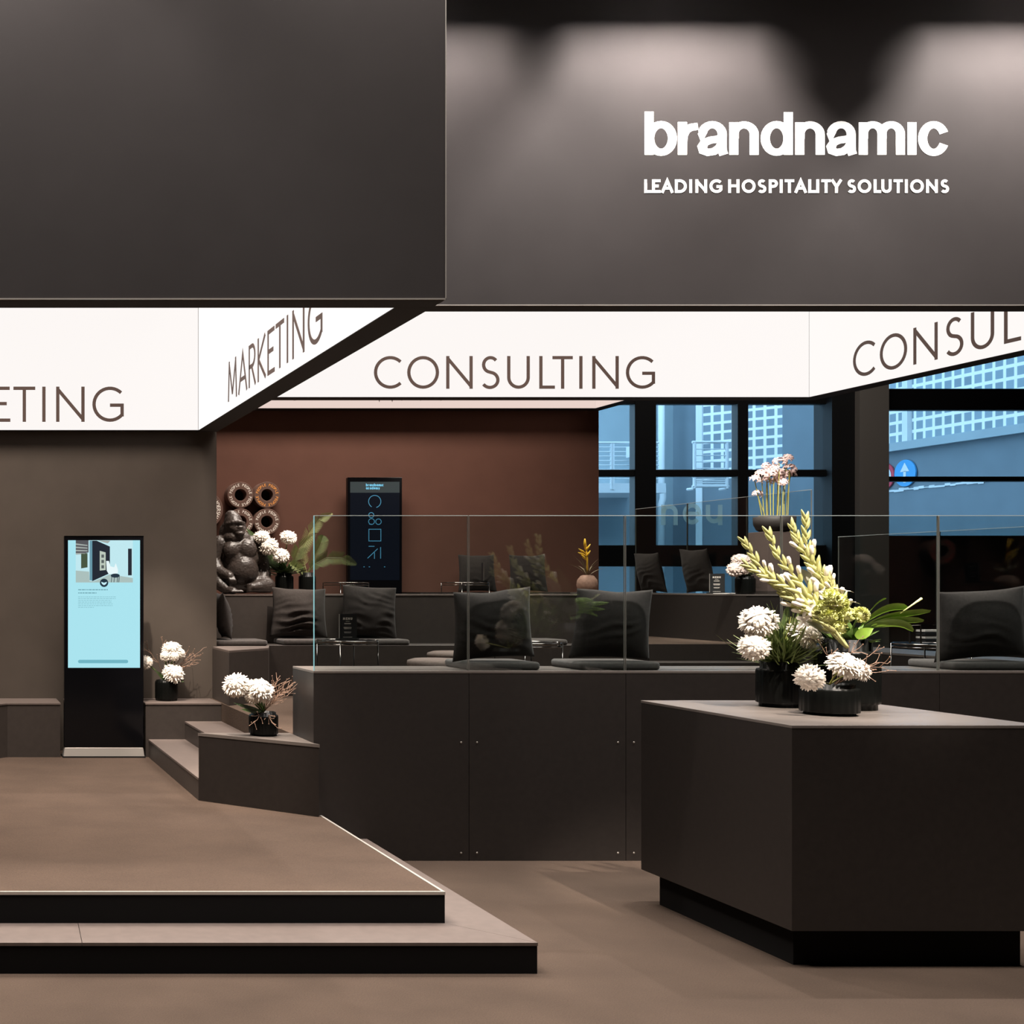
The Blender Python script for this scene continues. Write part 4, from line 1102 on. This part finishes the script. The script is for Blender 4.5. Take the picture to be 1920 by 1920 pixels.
def head_mesh(R, axis=(0, -.4, .9), seed=0, full=112, n=110, loose=0.0, wid=.11):
    """chrysanthemum: rings of curved petals around an axis"""
    random.seed(seed); m = MB()
    ax_ = Vector(axis).normalized(); a = ax_.orthogonal().normalized(); b = ax_.cross(a)
    rings = 9; tot = 0
    m.ball((0, 0, 0), R * .50, 12, 8)
    for k in range(rings):
        th0 = math.radians(8 + (full - 8) * k / (rings - 1)); cnt = max(5, int(n * math.sin(min(th0, PI / 2)) / (rings * .60)))
        for i in range(cnt):
            ph = 2 * PI * (i + .5 * (k % 2)) / cnt + random.uniform(-.12, .12)
            th = th0 + random.uniform(-.10, .10); L = R * random.uniform(.86, 1.06) * (1.0 if k < 4 else 1.06) * (1 + loose * random.uniform(-.3, .3))
            rad = a * math.cos(ph) + b * math.sin(ph); sd = ax_.cross(rad).normalized()
            pts = []; ws = []; nr = []
            for s in range(5):
                u = s / 4; tt_ = th * (1.55 - .85 * u) if k < 4 else th * (.85 + .25 * u)
                if k < 4: tt_ = th + .42 * (1 - 2 * u)          # inner petals close over the centre like scales
                dirv = ax_ * (math.cos(tt_) * (.72 if tt_ < PI / 2 else .9)) + rad * math.sin(tt_)
                pts.append(dirv * L * ((.78 + .16 * math.sin(PI * u)) if k < 4 else (.35 + .65 * u))); ws.append(R * wid * (.75, 1, 1.05, .85, .25)[s])
                nr.append((dirv.cross(sd)).normalized())
            m.strip(pts, sd, ws, -.35, nr)
    return m
def flower(t, c, R, m_, axis=(-.1, -.6, .7), seed=0, full=115, n=110, name='flower', **k):
    o = obj(name, head_mesh(R, axis, seed, full, n, **k), m_, t, world=False, smooth=True)
    o.location = Vector(c) - Vector(t.location); return o
def stem(mb, a, b, r=.0035, bend=.03, seed=0):
    random.seed(seed); a, b = Vector(a), Vector(b); mid = a.lerp(b, .5) + Vector((random.uniform(-bend, bend), random.uniform(-bend, bend), bend * .5))
    mb.tube([a.lerp(mid, i / 4).lerp(mid.lerp(b, i / 4), i / 4) for i in range(5)], r, 5)
def twigs(mb, base, tips, r=.0022, seed=0, n=5, spread=.035):
    random.seed(seed)
    for tp in tips:
        a, b = Vector(base), Vector(tp); pts = [a]
        for i in range(1, 7):
            q = a.lerp(b, i / 6) + Vector([random.uniform(-1, 1) * .008 for _ in range(3)]); q.z += .02 * math.sin(PI * i / 6); pts.append(q)
        mb.tube(pts, [r * (1 - .1 * i) for i in range(7)], 4)
        for k in range(n):
            i = random.randint(2, 6); q = pts[i]; dirv = ((b - a).normalized() + Vector([random.uniform(-1, 1) for _ in range(3)]) * .9).normalized()
            e1 = q + dirv * spread * random.uniform(.5, 1.2); e2 = e1 + (dirv + Vector((0, 0, random.uniform(-.6, .9)))).normalized() * spread * .6
            mb.tube([q, e1, e2], [r * .7, r * .5, r * .4], 4); mb.ball(e2, r * 1.3, 6, 4)
def leaf(mb, a, b, w, up=(0, 0, 1), droop=.0, cup=.25, n=9, tip=.02):
    a, b = Vector(a), Vector(b); d = (b - a); up = Vector(up); sd = d.cross(up).normalized(); nn = sd.cross(d).normalized()
    pts = []; ws = []
    for i in range(n):
        u = i / (n - 1); pts.append(a.lerp(b, u) + nn * (math.sin(PI * u) * droop)); ws.append(max(.0008, w * (math.sin(PI * (.06 + .94 * u) ** .8)) ** .8 if u < 1 else .0008))
    mb.strip(pts, sd, ws, cup, nn)
def bush(mb, c, n, L, w, seed, spread=1.0, up=.9):
    random.seed(seed); c = Vector(c)
    for k in range(n):
        d = Vector((random.uniform(-1, 1) * spread, random.uniform(-1, 1) * spread, random.uniform(.1, 1) * up)).normalized()
        st_ = c + Vector((random.uniform(-.03, .03), random.uniform(-.03, .03), random.uniform(0, .02)))
        leaf(mb, st_, st_ + d * L * random.uniform(.6, 1.1), w * random.uniform(.7, 1.2), up=(random.uniform(-.5, .5), random.uniform(-.5, .5), 1), droop=L * random.uniform(-.1, .15))
def frond(mb, pts, lmax, n=26, w=.006):
    n = int(n * 1.5); w = w * .40
    """feather leaf along a polyline"""
    pts = [Vector(p) for p in pts]; mb.tube(pts, [.005 * (1 - .7 * i / (len(pts) - 1)) for i in range(len(pts))], 5)
    seg = len(pts) - 1
    for k in range(n):
        u = .12 + .88 * k / (n - 1); x = u * seg; i = min(int(x), seg - 1); q = pts[i].lerp(pts[i + 1], x - i); tg = (pts[i + 1] - pts[i]).normalized()
        sd = tg.cross(Vector((0, -1, .15))).normalized(); L = lmax * math.sin(PI * min(.98, .12 + .86 * u)) ** .7
        for s in (-1, 1):
            d = (sd * s * .85 + tg * .62 + Vector((0, -.25 + .2 * s, 0))).normalized()
            leaf(mb, q, q + d * L, w, up=(0, -1, .2), n=4, cup=.1)

# --- vases on the square counter
TZ = 1.1005
def v3(px, py, Y): return P(px, py, Y)
# V1: chrysanthemums with fine foliage
Y_ = 6.25
t = thing('flower_vase', 'black vase of three large white chrysanthemums and fine foliage, left on the counter', 'flower arrangement', (4.318, Y_, TZ), group='flower arrangements in black vases')
vase_parts(t, .104, .235, .82, .17)
mouth = Vector((4.328, Y_, TZ + .22))
st_m = MB(); 
for (px, py, dy, R, axv, sd) in [(1422, 1165, -.06, .088, (-.35, -.55, .6), 1), (1414, 1213, -.09, .070, (-.45, -.75, .25), 2), (1508, 1190, -.05, .085, (.25, -.35, .75), 3)]:
    c = v3(px, py, Y_ + dy); flower(t, c, R, M_PETAL, axv, sd, n=260, full=118, loose=.12, wid=.075)
    stem(st_m, mouth, c, .004, .03, sd)
stem(st_m, mouth, v3(1535, 1130, Y_), .005, .02, 8)
obj('stems', st_m, M_GREEN, t)
m = MB(); bush(m, mouth - Vector((0, 0, .02)), 240, .22, .005, 3, 1.0, 1.1); bush(m, mouth, 130, .30, .006, 5, .45, 1.2)
obj('foliage', m, mat('fine_foliage', (.17, .22, .065), .5, var=.3, vscale=20), t)
m = MB(); leaf(m, mouth, v3(1478, 1128, Y_), .028, (0, -1, .2)); leaf(m, mouth + Vector((.02, 0, .02)), v3(1540, 1118, Y_ + .02), .03, (0, -1, .1)); leaf(m, mouth, v3(1437, 1131, Y_ - .03), .008, (0, -1, .2), droop=.05); leaf(m, mouth, v3(1425, 1190, Y_ - .05), .02, (0, -.3, 1)); leaf(m, mouth, v3(1458, 1195, Y_ - .07), .018, (0, -.6, 1))
obj('broad_leaves', m, M_DGREEN, t)
m = MB(); twigs(m, mouth, [v3(1520, 1268, Y_ - .08), v3(1542, 1212, Y_ - .1), v3(1482, 1160, Y_ - .1)], .0024, 4, 2); obj('twigs', m, M_STEM, t)

# V2: low vase in front
Y_ = 5.87
t = thing('flower_vase', 'low wide black vase with white blooms and bare twigs, in front on the counter', 'flower arrangement', (4.30, Y_, TZ), group='flower arrangements in black vases')
vase_parts(t, .122, .15, .84, .13)
mouth = Vector((4.30, Y_, TZ + .145))
st_m = MB()
for (px, py, dy, R, axv, sd, mm) in [(1519, 1270, -.1, .062, (-.5, -.6, -.1), 11, M_PETAL), (1583, 1247, -.08, .075, (.1, -.5, .7), 12, M_PETAL), (1612, 1256, -.05, .058, (.5, -.6, .4), 13, M_PETAL)]:
    c = v3(px, py, Y_ + dy); flower(t, c, R, mm, axv, sd, n=170, full=112, loose=.25, wid=.10); stem(st_m, mouth, c, .004, .02, sd)
obj('stems', st_m, M_STEM, t)
m = MB(); twigs(m, mouth + Vector((.03, 0, 0)), [v3(1655, 1240, Y_ - .06), v3(1660, 1262, Y_ - .1), v3(1640, 1228, Y_), v3(1602, 1216, Y_), v3(1545, 1215, Y_ + .03), v3(1630, 1255, Y_ - .1), v3(1648, 1250, Y_ - .04)], .0026, 9, 6, .04)
obj('twigs', m, M_TWIG, t)

# V3: tall arrangement
Y_ = 6.15
t = thing('flower_vase', 'tall black vase of gladioli and green carnations, at the back of the counter', 'flower arrangement', (4.59, Y_, TZ), group='flower arrangements in black vases')
r3 = .144; h3 = .355
vase_parts(t, r3, h3, .76, .17, .9)
mouth = Vector((4.59, Y_, TZ + h3 - .03))
def spike(path, dy, seed, nb=15, L0=.075):
    nb = int(nb * 1.25)
    random.seed(seed)
    pts = [v3(px, py, Y_ + dy * (1 - i / len(path))) for i, (px, py) in enumerate(path)]
    g = MB(); whites = []
    # resample
    dense = []
    for i in range(len(pts) - 1):
        for k in range(8): dense.append(pts[i].lerp(pts[i + 1], k / 8))
    dense.append(pts[-1]); N = len(dense)
    g.tube(dense, [.0065 * (1 - .6 * i / N) + .001 for i in range(N)], 6)
    for b in range(nb):
        u = .18 + .82 * b / (nb - 1); i = min(int(u * (N - 1)), N - 2); q = dense[i]; tg = (dense[i + 1] - dense[i]).normalized()
        side = tg.cross(Vector((0, -1, 0))).normalized() * (1 if b % 2 else -1)
        d = (tg * 1.0 + side * (.75 - .45 * u) + Vector((0, -.35, .12)) * (1 - u)).normalized(); L = L0 * (1.15 - .55 * u) * random.uniform(.9, 1.15)
        tip = q + d * L; w_ = L * .145
        g.tube([q, q + d * L * .3, q + d * L * .65, tip], [w_ * .55, w_, w_ * .75, w_ * .12], 7)
        leaf(g, q, q + d * L * .95 + side * .004, w_ * 1.3, up=(0, -1, .3), cup=.6, n=5)
        if u < .72 and random.random() < .45:
            s0_ = q + d * L * .55; s1_ = tip + d * L * .28
            wht = MB(); wht.tube([s0_, s0_.lerp(s1_, .4), s0_.lerp(s1_, .75), s1_], [w_ * .5, w_ * .9, w_ * 1.0, w_ * .55], 7); whites.append(wht)
            if u < .3:
                for q_ in range(5):
                    a_ = 2 * PI * q_ / 5; o1 = d.orthogonal().normalized(); o2 = d.cross(o1); rr_ = o1 * math.cos(a_) + o2 * math.sin(a_)
                    c1 = s0_.lerp(s1_, .55); wht.strip([c1, c1 + (d + rr_ * .8) * w_ * 1.3, c1 + (d * .8 + rr_ * 1.5) * w_ * 1.9, c1 + (d * .6 + rr_ * 1.9) * w_ * 2.1], d.cross(rr_).normalized(), [w_ * .4, w_ * .9, w_ * .8, w_ * .2], .2, d)
    o = obj('flower_spike', g, M_SPIKE, t, smooth=True)
    for wm in whites: obj('blossom', wm, M_PETAL, o, world=True, smooth=True)
spike([(1588, 1215), (1540, 1168), (1478, 1122), (1425, 1062), (1393, 1012)], -.10, 1, 17, .085)
spike([(1590, 1215), (1550, 1160), (1508, 1100), (1462, 1050), (1439, 995)], -.06, 2, 17, .085)
spike([(1590, 1215), (1548, 1150), (1490, 1105), (1440, 1082), (1398, 1058)], -.16, 3, 15, .08)
spike([(1592, 1212), (1562, 1130), (1530, 1070), (1500, 1025), (1484, 985)], -.02, 4, 16, .085)
spike([(1592, 1212), (1570, 1130), (1535, 1072), (1512, 1020), (1509, 966)], .03, 5, 17, .085)
spike([(1590, 1215), (1552, 1165), (1520, 1140), (1480, 1118), (1440, 1084)], -.22, 6, 14, .08)
spike([(1592, 1212), (1575, 1140), (1558, 1095), (1548, 1078)], -.05, 7, 8, .075)
# carnations
def carnation(c, R, seed):
    random.seed(seed); m = MB()
    m.ball((0, 0, 0), R * .72, 14, 10)
    for k in range(46):
        d = Vector((random.gauss(0, 1), random.gauss(0, 1), random.gauss(.25, 1))).normalized(); a = d.orthogonal().normalized(); a = Matrix.Rotation(random.uniform(0, 6.28), 3, d) @ a; b_ = d.cross(a)
        v = [d * R * .5]; nf_ = 7
        for i in range(nf_):
            an = -1.1 + 2.2 * i / (nf_ - 1); rr = R * (1.0 + .10 * (i % 2))
            v.append(d * rr * .95 + a * math.sin(an) * R * .42 + b_ * (.10 * R * ((i % 2) * 2 - 1)))
        m.add(v, [(0, i + 1, i + 2) for i in range(nf_ - 1)])
    o = obj('carnation', m, M_CARN, t, world=False); o.location = Vector(c) - Vector(t.location)
for k, (px, py) in enumerate([(1545, 1140), (1552, 1156), (1557, 1120), (1574, 1129), (1585, 1152), (1612, 1153), (1572, 1176)]):
    carnation(v3(px, py, Y_ - .17 - .012 * (k % 3)), .041 if k != 6 else .039, 40 + k)
m = MB()
for k, (px, py) in enumerate([(1547, 1142), (1557, 1121), (1585, 1152), (1611, 1153), (1572, 1175)]): stem(m, mouth, v3(px, py, Y_ - .1), .0045, .01, k)
bush(m, mouth, 46, .15, .02, 8, .8, .8)
leaf(m, mouth, v3(1530, 1160, Y_ + .02), .035, (0, -1, .3)); leaf(m, mouth, v3(1548, 1130, Y_ + .04), .04, (0, -1, .3)); leaf(m, mouth, v3(1625, 1195, Y_ - .05), .03, (0, -1, .5))
obj('foliage', m, M_GREEN, t, smooth=True)
# split leaf to the right
m = MB(); base = v3(1612, 1178, Y_ - .05)
stem(m, mouth, base, .005, .01, 3)
a0 = base
for (p0, p1, p2, w_) in [((1615, 1172), (1660, 1128), (1702, 1140), .026), ((1620, 1175), (1668, 1150), (1745, 1146), .024), ((1625, 1174), (1680, 1158), (1732, 1164), .022), ((1628, 1176), (1690, 1156), (1713, 1183), .022), ((1615, 1174), (1640, 1125), (1662, 1122), .010)]:
    q0, q1, q2 = v3(*p0, Y_ - .05), v3(*p1, Y_ - .12), v3(*p2, Y_ - .08)
    pts = [q0.lerp(q1, i / 8).lerp(q1.lerp(q2, i / 8), i / 8) for i in range(9)]
    m.strip(pts, Vector((.12, -.45, .88)).normalized(), [w_ * x for x in (.5, .8, 1, 1.05, 1, .9, .8, .7, .25)], .25, Vector((0, -.8, -.3)).normalized())
obj('split_leaf', m, M_LIME, t, smooth=True)
m = MB(); leaf(m, v3(1605, 1195, Y_ - .1), v3(1637, 1178, Y_ - .13), .026, (0, -1, .5), .01); obj('small_leaf', m, M_LIME, t, smooth=True)
m = MB(); q0, q1 = v3(1688, 1150, Y_ - .1), v3(1728, 1122, Y_ - .1); m.tube([q0, q0.lerp(q1, .6), q1], [.002, .004, .006], 7); obj('bud', m, M_CARN, t, smooth=True)
m = MB()
leaf(m, v3(1590, 1170, Y_ + .06), v3(1497, 1064, Y_ + .03), .062, (.1, -1, .2), .01, .15, 12); leaf(m, v3(1585, 1175, Y_ + .05), v3(1488, 1088, Y_ + .02), .03, (.1, -1, .2), .0, .3, 12)
leaf(m, v3(1556, 1185, Y_ - .1), v3(1510, 1165, Y_ - .13), .022, (0, -1, .6))
obj('grey_leaves', m, M_SILVER, t, smooth=True)
m = MB(); leaf(m, v3(1570, 1150, Y_ + .07), v3(1530, 1046, Y_ + .08), .035, (0, -1, 0)); leaf(m, v3(1575, 1150, Y_ + .07), v3(1556, 1080, Y_ + .08), .02, (0, -1, 0)); leaf(m, v3(1580, 1150, Y_ + .05), v3(1566, 1100, Y_ + .03), .03, (0, -1, .3), .02); leaf(m, v3(1590, 1165, Y_ + .02), v3(1582, 1105, Y_), .03, (.3, -1, .2))
obj('broad_leaves', m, M_DGREEN, t, smooth=True)

# V4: vase on the triangular block
Y_ = 7.95
t = thing('flower_vase', 'black vase of two big white chrysanthemums and twigs on the triangular block', 'flower arrangement', (bx(494, Y_), Y_, L2 + .0005), group='flower arrangements in black vases')
vase_parts(t, .094, .155, .84, .13, .9)
mouth = Vector(t.location) + Vector((0, 0, .15)); st_m = MB()
for (px, py, dy, R, axv, sd) in [(443, 1284, -.05, .088, (-.35, -.5, .65), 21), (487, 1293, -.06, .088, (.1, -.55, .75), 22), (473, 1306, -.07, .05, (0, -.8, .3), 23)]:
    c = P(px, py, Y_ + dy); flower(t, c, R, M_PETAL, axv, sd, n=260, full=120, loose=.12, wid=.075); stem(st_m, mouth, c, .005, .03, sd)
obj('stems', st_m, M_GREEN, t)
m = MB(); twigs(m, mouth, [P(557, 1276, Y_), P(552, 1290, Y_ - .05), P(530, 1283, Y_), P(540, 1305, Y_ - .06), P(515, 1290, Y_), P(422, 1268, Y_), P(522, 1310, Y_ - .1), P(478, 1355, Y_ - .13), P(508, 1352, Y_ - .13), P(548, 1283, Y_ + .05), P(520, 1275, Y_ + .05)], .0026, 21, 8, .045); obj('twigs', m, M_TWIG, t)
m = MB(); leaf(m, mouth, P(438, 1318, Y_ - .1), .022, (0, -1, 1)); leaf(m, mouth, P(452, 1330, Y_ - .12), .018, (0, -1, .6)); leaf(m, mouth, P(470, 1275, Y_ + .02), .02, (0, -1, .2)); obj('leaves', m, M_DGREEN, t, smooth=True)

# V5: vase on the wall ledge by the totem
Y_ = 10.36
t = thing('flower_vase', 'low black vase of white chrysanthemums on the wall ledge beside the lit totem', 'flower arrangement', (bx(312, Y_), Y_, L2 + .0005), group='flower arrangements in black vases')
vase_parts(t, .097, .175, .9, .06, .94)
mouth = Vector(t.location) + Vector((0, 0, .17)); st_m = MB()
for (px, py, dy, R, axv, sd) in [(322, 1217, .0, .085, (-.1, -.5, .7), 31), (338, 1224, -.02, .05, (.4, -.5, .5), 32), (325, 1262, -.06, .092, (.15, -.7, .45), 33), (273, 1242, -.05, .06, (-.5, -.7, .2), 34), (310, 1230, -.05, .045, (-.2, -.8, .3), 35), (327, 1231, -.07, .04, (0, -.8, .2), 36)]:
    c = P(px, py, Y_ + dy); flower(t, c, R, M_PETAL, axv, sd, n=200, full=118, loose=.12, wid=.085); stem(st_m, mouth, c, .005, .02, sd)
obj('stems', st_m, M_GREEN, t)
m = MB(); twigs(m, mouth, [P(374, 1222, Y_), P(368, 1232, Y_ - .03), P(356, 1248, Y_ - .05), P(350, 1226, Y_), P(324, 1203, Y_), P(306, 1210, Y_), P(278, 1218, Y_ - .05), P(362, 1225, Y_ + .05)], .003, 12, 7, .05); obj('twigs', m, M_TWIG, t)
m = MB(); leaf(m, mouth, P(290, 1256, Y_ - .08), .02, (0, -1, .6)); leaf(m, mouth, P(345, 1278, Y_ - .1), .02, (0, -1, .6)); obj('leaves', m, M_DGREEN, t, smooth=True)

# V6 and V7 on the rear ledge
Y_ = 11.40
t = thing('flower_vase', 'black vase of four white chrysanthemums on the ledge right of the gorilla', 'flower arrangement', (bx(533, Y_), Y_, LT + .0005), group='flower arrangements in black vases')
vase_parts(t, .084, .205, .82, .17, .92)
mouth = Vector(t.location) + Vector((0, 0, .2)); st_m = MB()
for (px, py, dy, R, axv, sd) in [(490, 1006, -.05, .075, (-.3, -.4, .7), 41), (504, 1024, -.09, .088, (-.5, -.5, .6), 42), (541, 1007, -.03, .078, (.1, -.6, .7), 43), (526, 1041, -.10, .08, (-.1, -.6, .7), 44)]:
    c = P(px, py, Y_ + dy); flower(t, c, R, M_PETAL, axv, sd, n=200, full=118, loose=.12, wid=.085); stem(st_m, mouth, c, .005, .02, sd)
obj('stems', st_m, M_GREEN, t)
m = MB(); bush(m, mouth - Vector((0, 0, .02)), 60, .20, .022, 17, 1.0, .8); leaf(m, mouth, P(462, 990, Y_ + .02), .06, (0, -1, .2)); obj('foliage', m, M_DGREEN, t, smooth=True)
t = thing('palm_vase', 'black vase of green feather palm fronds on the ledge behind the glass end', 'plant', (bx(576, Y_), Y_, LT + .0005))
vase_parts(t, .078, .205, .82, .17, .92)
mouth = Vector(t.location) + Vector((0, 0, .19))
m = MB(); frond(m, [mouth, P(566, 1040, Y_), P(580, 1000, Y_ - .02), P(598, 974, Y_ - .05), P(622, 963, Y_ - .08)], .085, 34, .007); obj('frond', m, mat('palm_pale', (.24, .26, .09), .6, var=.2, vscale=30), t)
m = MB(); frond(m, [mouth, P(590, 1058, Y_ - .03), P(612, 1046, Y_ - .05), P(640, 1046, Y_ - .05), P(667, 1058, Y_ - .06)], .09, 34, .007); obj('frond', m, mat('palm_green', (.095, .115, .028), .55, var=.25, vscale=30), t)
m = MB(); frond(m, [mouth, P(552, 1052, Y_ - .03), P(560, 1030, Y_ - .05), P(585, 1005, Y_ - .05)], .10, 30, .007); obj('frond', m, mat('palm_green', (.095, .115, .028), .55, var=.25, vscale=30), t)
m = MB(); frond(m, [mouth, P(592, 1040, Y_), P(602, 1018, Y_), P(606, 1005, Y_ + .02)], .09, 26, .007); obj('frond', m, mat('palm_green', (.095, .115, .028), .55, var=.25, vscale=30), t)
m = MB(); frond(m, [mouth, P(556, 1064, Y_ - .06), P(545, 1058, Y_ - .1)], .08, 22, .007); obj('frond', m, mat('palm_green', (.095, .115, .028), .55, var=.25, vscale=30), t)

# V8: blush chrysanthemums on the window bench
Y_ = 11.33
t = thing('flower_vase', 'black vase of blush chrysanthemums on the window bench beside the brown pedestal', 'flower arrangement', (7.505, Y_, LT + .0005), group='flower arrangements in black vases')
vase_parts(t, .082, .17, .86, .12, .94)
mouth = Vector(t.location) + Vector((0, 0, .165)); st_m = MB()
for (px, py, dy, R, axv, sd) in [(1391, 1052, -.03, .085, (-.1, -.5, .8), 51), (1378, 1068, -.07, .068, (-.5, -.7, .4), 52), (1395, 1068, -.05, .05, (0, -.8, .3), 53)]:
    c = P(px, py, Y_ + dy); flower(t, c, R, M_PINK, axv, sd, n=200, full=118, loose=.12, wid=.085); stem(st_m, mouth, c, .005, .02, sd)
bush(st_m, mouth, 40, .13, .016, 19, 1, .9)
obj('foliage', st_m, M_DGREEN, t, smooth=True)

# pedestal with bowl of nerines
PX0, PY0 = 7.78, 11.33
t = thing('pedestal', 'brown square pedestal on the window bench carrying the flower bowl', 'pedestal', (PX0, PY0, LT))
obj('column', MB().box(PX0 - .15, PX0 + .15, PY0 - .13, PY0 + .15, LT + .0005, 2.235), mat('pedestal_brown', (.085, .058, .048), .8, var=.1), t, bevel=.004)
obj('foot', MB().box(PX0 - .155, PX0 + .155, PY0 - .135, PY0 + .155, LT + .0005, LT + .03), M_BENCH, t)
t = thing('flower_bowl', 'dark bowl of tall pale pink nerines on the brown pedestal', 'plant', (PX0, PY0, 2.2355))
obj('bowl', MB().lathe([(.001, 0), (.115, 0), (.145, .02), (.168, .07), (.172, .14), (.16, .145), (.155, .12), (.001, .12)], n=40), mat('bowl_dark', (.035, .027, .024), .6), t, world=False, smooth=True)
m = MB(); random.seed(3)
for k in range(80): a = random.uniform(0, 6.28); r_ = .15 * math.sqrt(random.random()); m.ball((r_ * math.cos(a), r_ * math.sin(a), .125), (.022, .022, random.uniform(.012, .03)), 6, 5)
obj('moss', m, M_MOSS, t, world=False, smooth=True)
def nerine(c, R, seed):
    random.seed(seed); m = MB()
    for k in range(6):
        d0 = Vector((random.uniform(-1, 1), random.uniform(-1, .5), random.uniform(.0, .8))).normalized(); cc = d0 * R * .55
        for p in range(6):
            a = 2 * PI * p / 6; u_ = d0.orthogonal().normalized(); w_ = d0.cross(u_); rd = u_ * math.cos(a) + w_ * math.sin(a); sd = d0.cross(rd)
            pts = [cc, cc + (d0 * .6 + rd * .35).normalized() * R * .3, cc + (d0 * .4 + rd * .8).normalized() * R * .58, cc + (rd - d0 * .1).normalized() * R * .7]
            m.strip(pts, sd, [R * .05, R * .11, R * .11, R * .03], .2, d0)
    o = obj('bloom', m, mat('nerine_pink', (.80, .60, .56), .6), t, world=False, smooth=True); o.location = Vector(c) - Vector(t.location)
st_m = MB(); zb_ = 2.35
for k, (px, py, R, bpx) in enumerate([(1461, 868, .075, 1458), (1476, 862, .07, 1470), (1437, 876, .06, 1440), (1452, 880, .065, 1450), (1480, 882, .08, 1477), (1428, 892, .08, 1433), (1443, 890, .08, 1445), (1464, 892, .085, 1462), (1482, 891, .07, 1474), (1415, 901, .065, 1430), (1458, 903, .075, 1456), (1469, 906, .06, 1467), (1420, 928, .06, 1437), (1438, 902, .06, 1438)]):
    yy = PY0 + ((k * 37) % 11 - 5) * .016
    c = P(px, py, yy); nerine(c, R * .85, 60 + k); b0 = P(bpx, 966, yy); b0.z = zb_; stem(st_m, b0, c, .0042, .015, k)
obj('stems', st_m, M_STEM, t)

# yellow bromeliad
Y_ = 11.38
t = thing('bromeliad_pot', 'small clay ball pot with a yellow bromeliad spike on the ledge', 'plant', (bx(1101, Y_), Y_, LT + .0005))
obj('pot', MB().lathe([(.001, 0), (.05, 0), (.078, .03), (.092, .085), (.085, .135), (.055, .175), (.04, .18), (.001, .17)], n=32), M_TERRA, t, world=False, smooth=True)
m = MB(); random.seed(8); b0 = Vector(t.location) + Vector((0, 0, .165))
for k in range(16):
    a = 2 * PI * k / 16 + random.uniform(-.2, .2); e1 = b0 + Vector((math.cos(a) * random.uniform(.08, .2), math.sin(a) * .12, random.uniform(.07, .2))); leaf(m, b0, e1, .008, (0, 0, 1), .02)
obj('leaves', m, mat('bromeliad_leaf', (.20, .15, .08), .6), t)
m = MB(); tip = P(1097, 1010, Y_); m.tube([b0, b0.lerp(tip, .5) + Vector((.01, 0, 0)), tip], [.008, .008, .004], 6)
for (px, py, qx, qy) in [(1098, 1038, 1085, 1029), (1098, 1034, 1107, 1020), (1099, 1045, 1107, 1032), (1099, 1042, 1084, 1036), (1097, 1030, 1096, 1010), (1099, 1050, 1090, 1040)]:
    q0, q1 = P(px, py, Y_), P(qx, qy, Y_ - .02); m.tube([q0, q0.lerp(q1, .5), q1], [.004, .011, .003], 6)
obj('flower_spike', m, M_YELLOW, t, smooth=True)
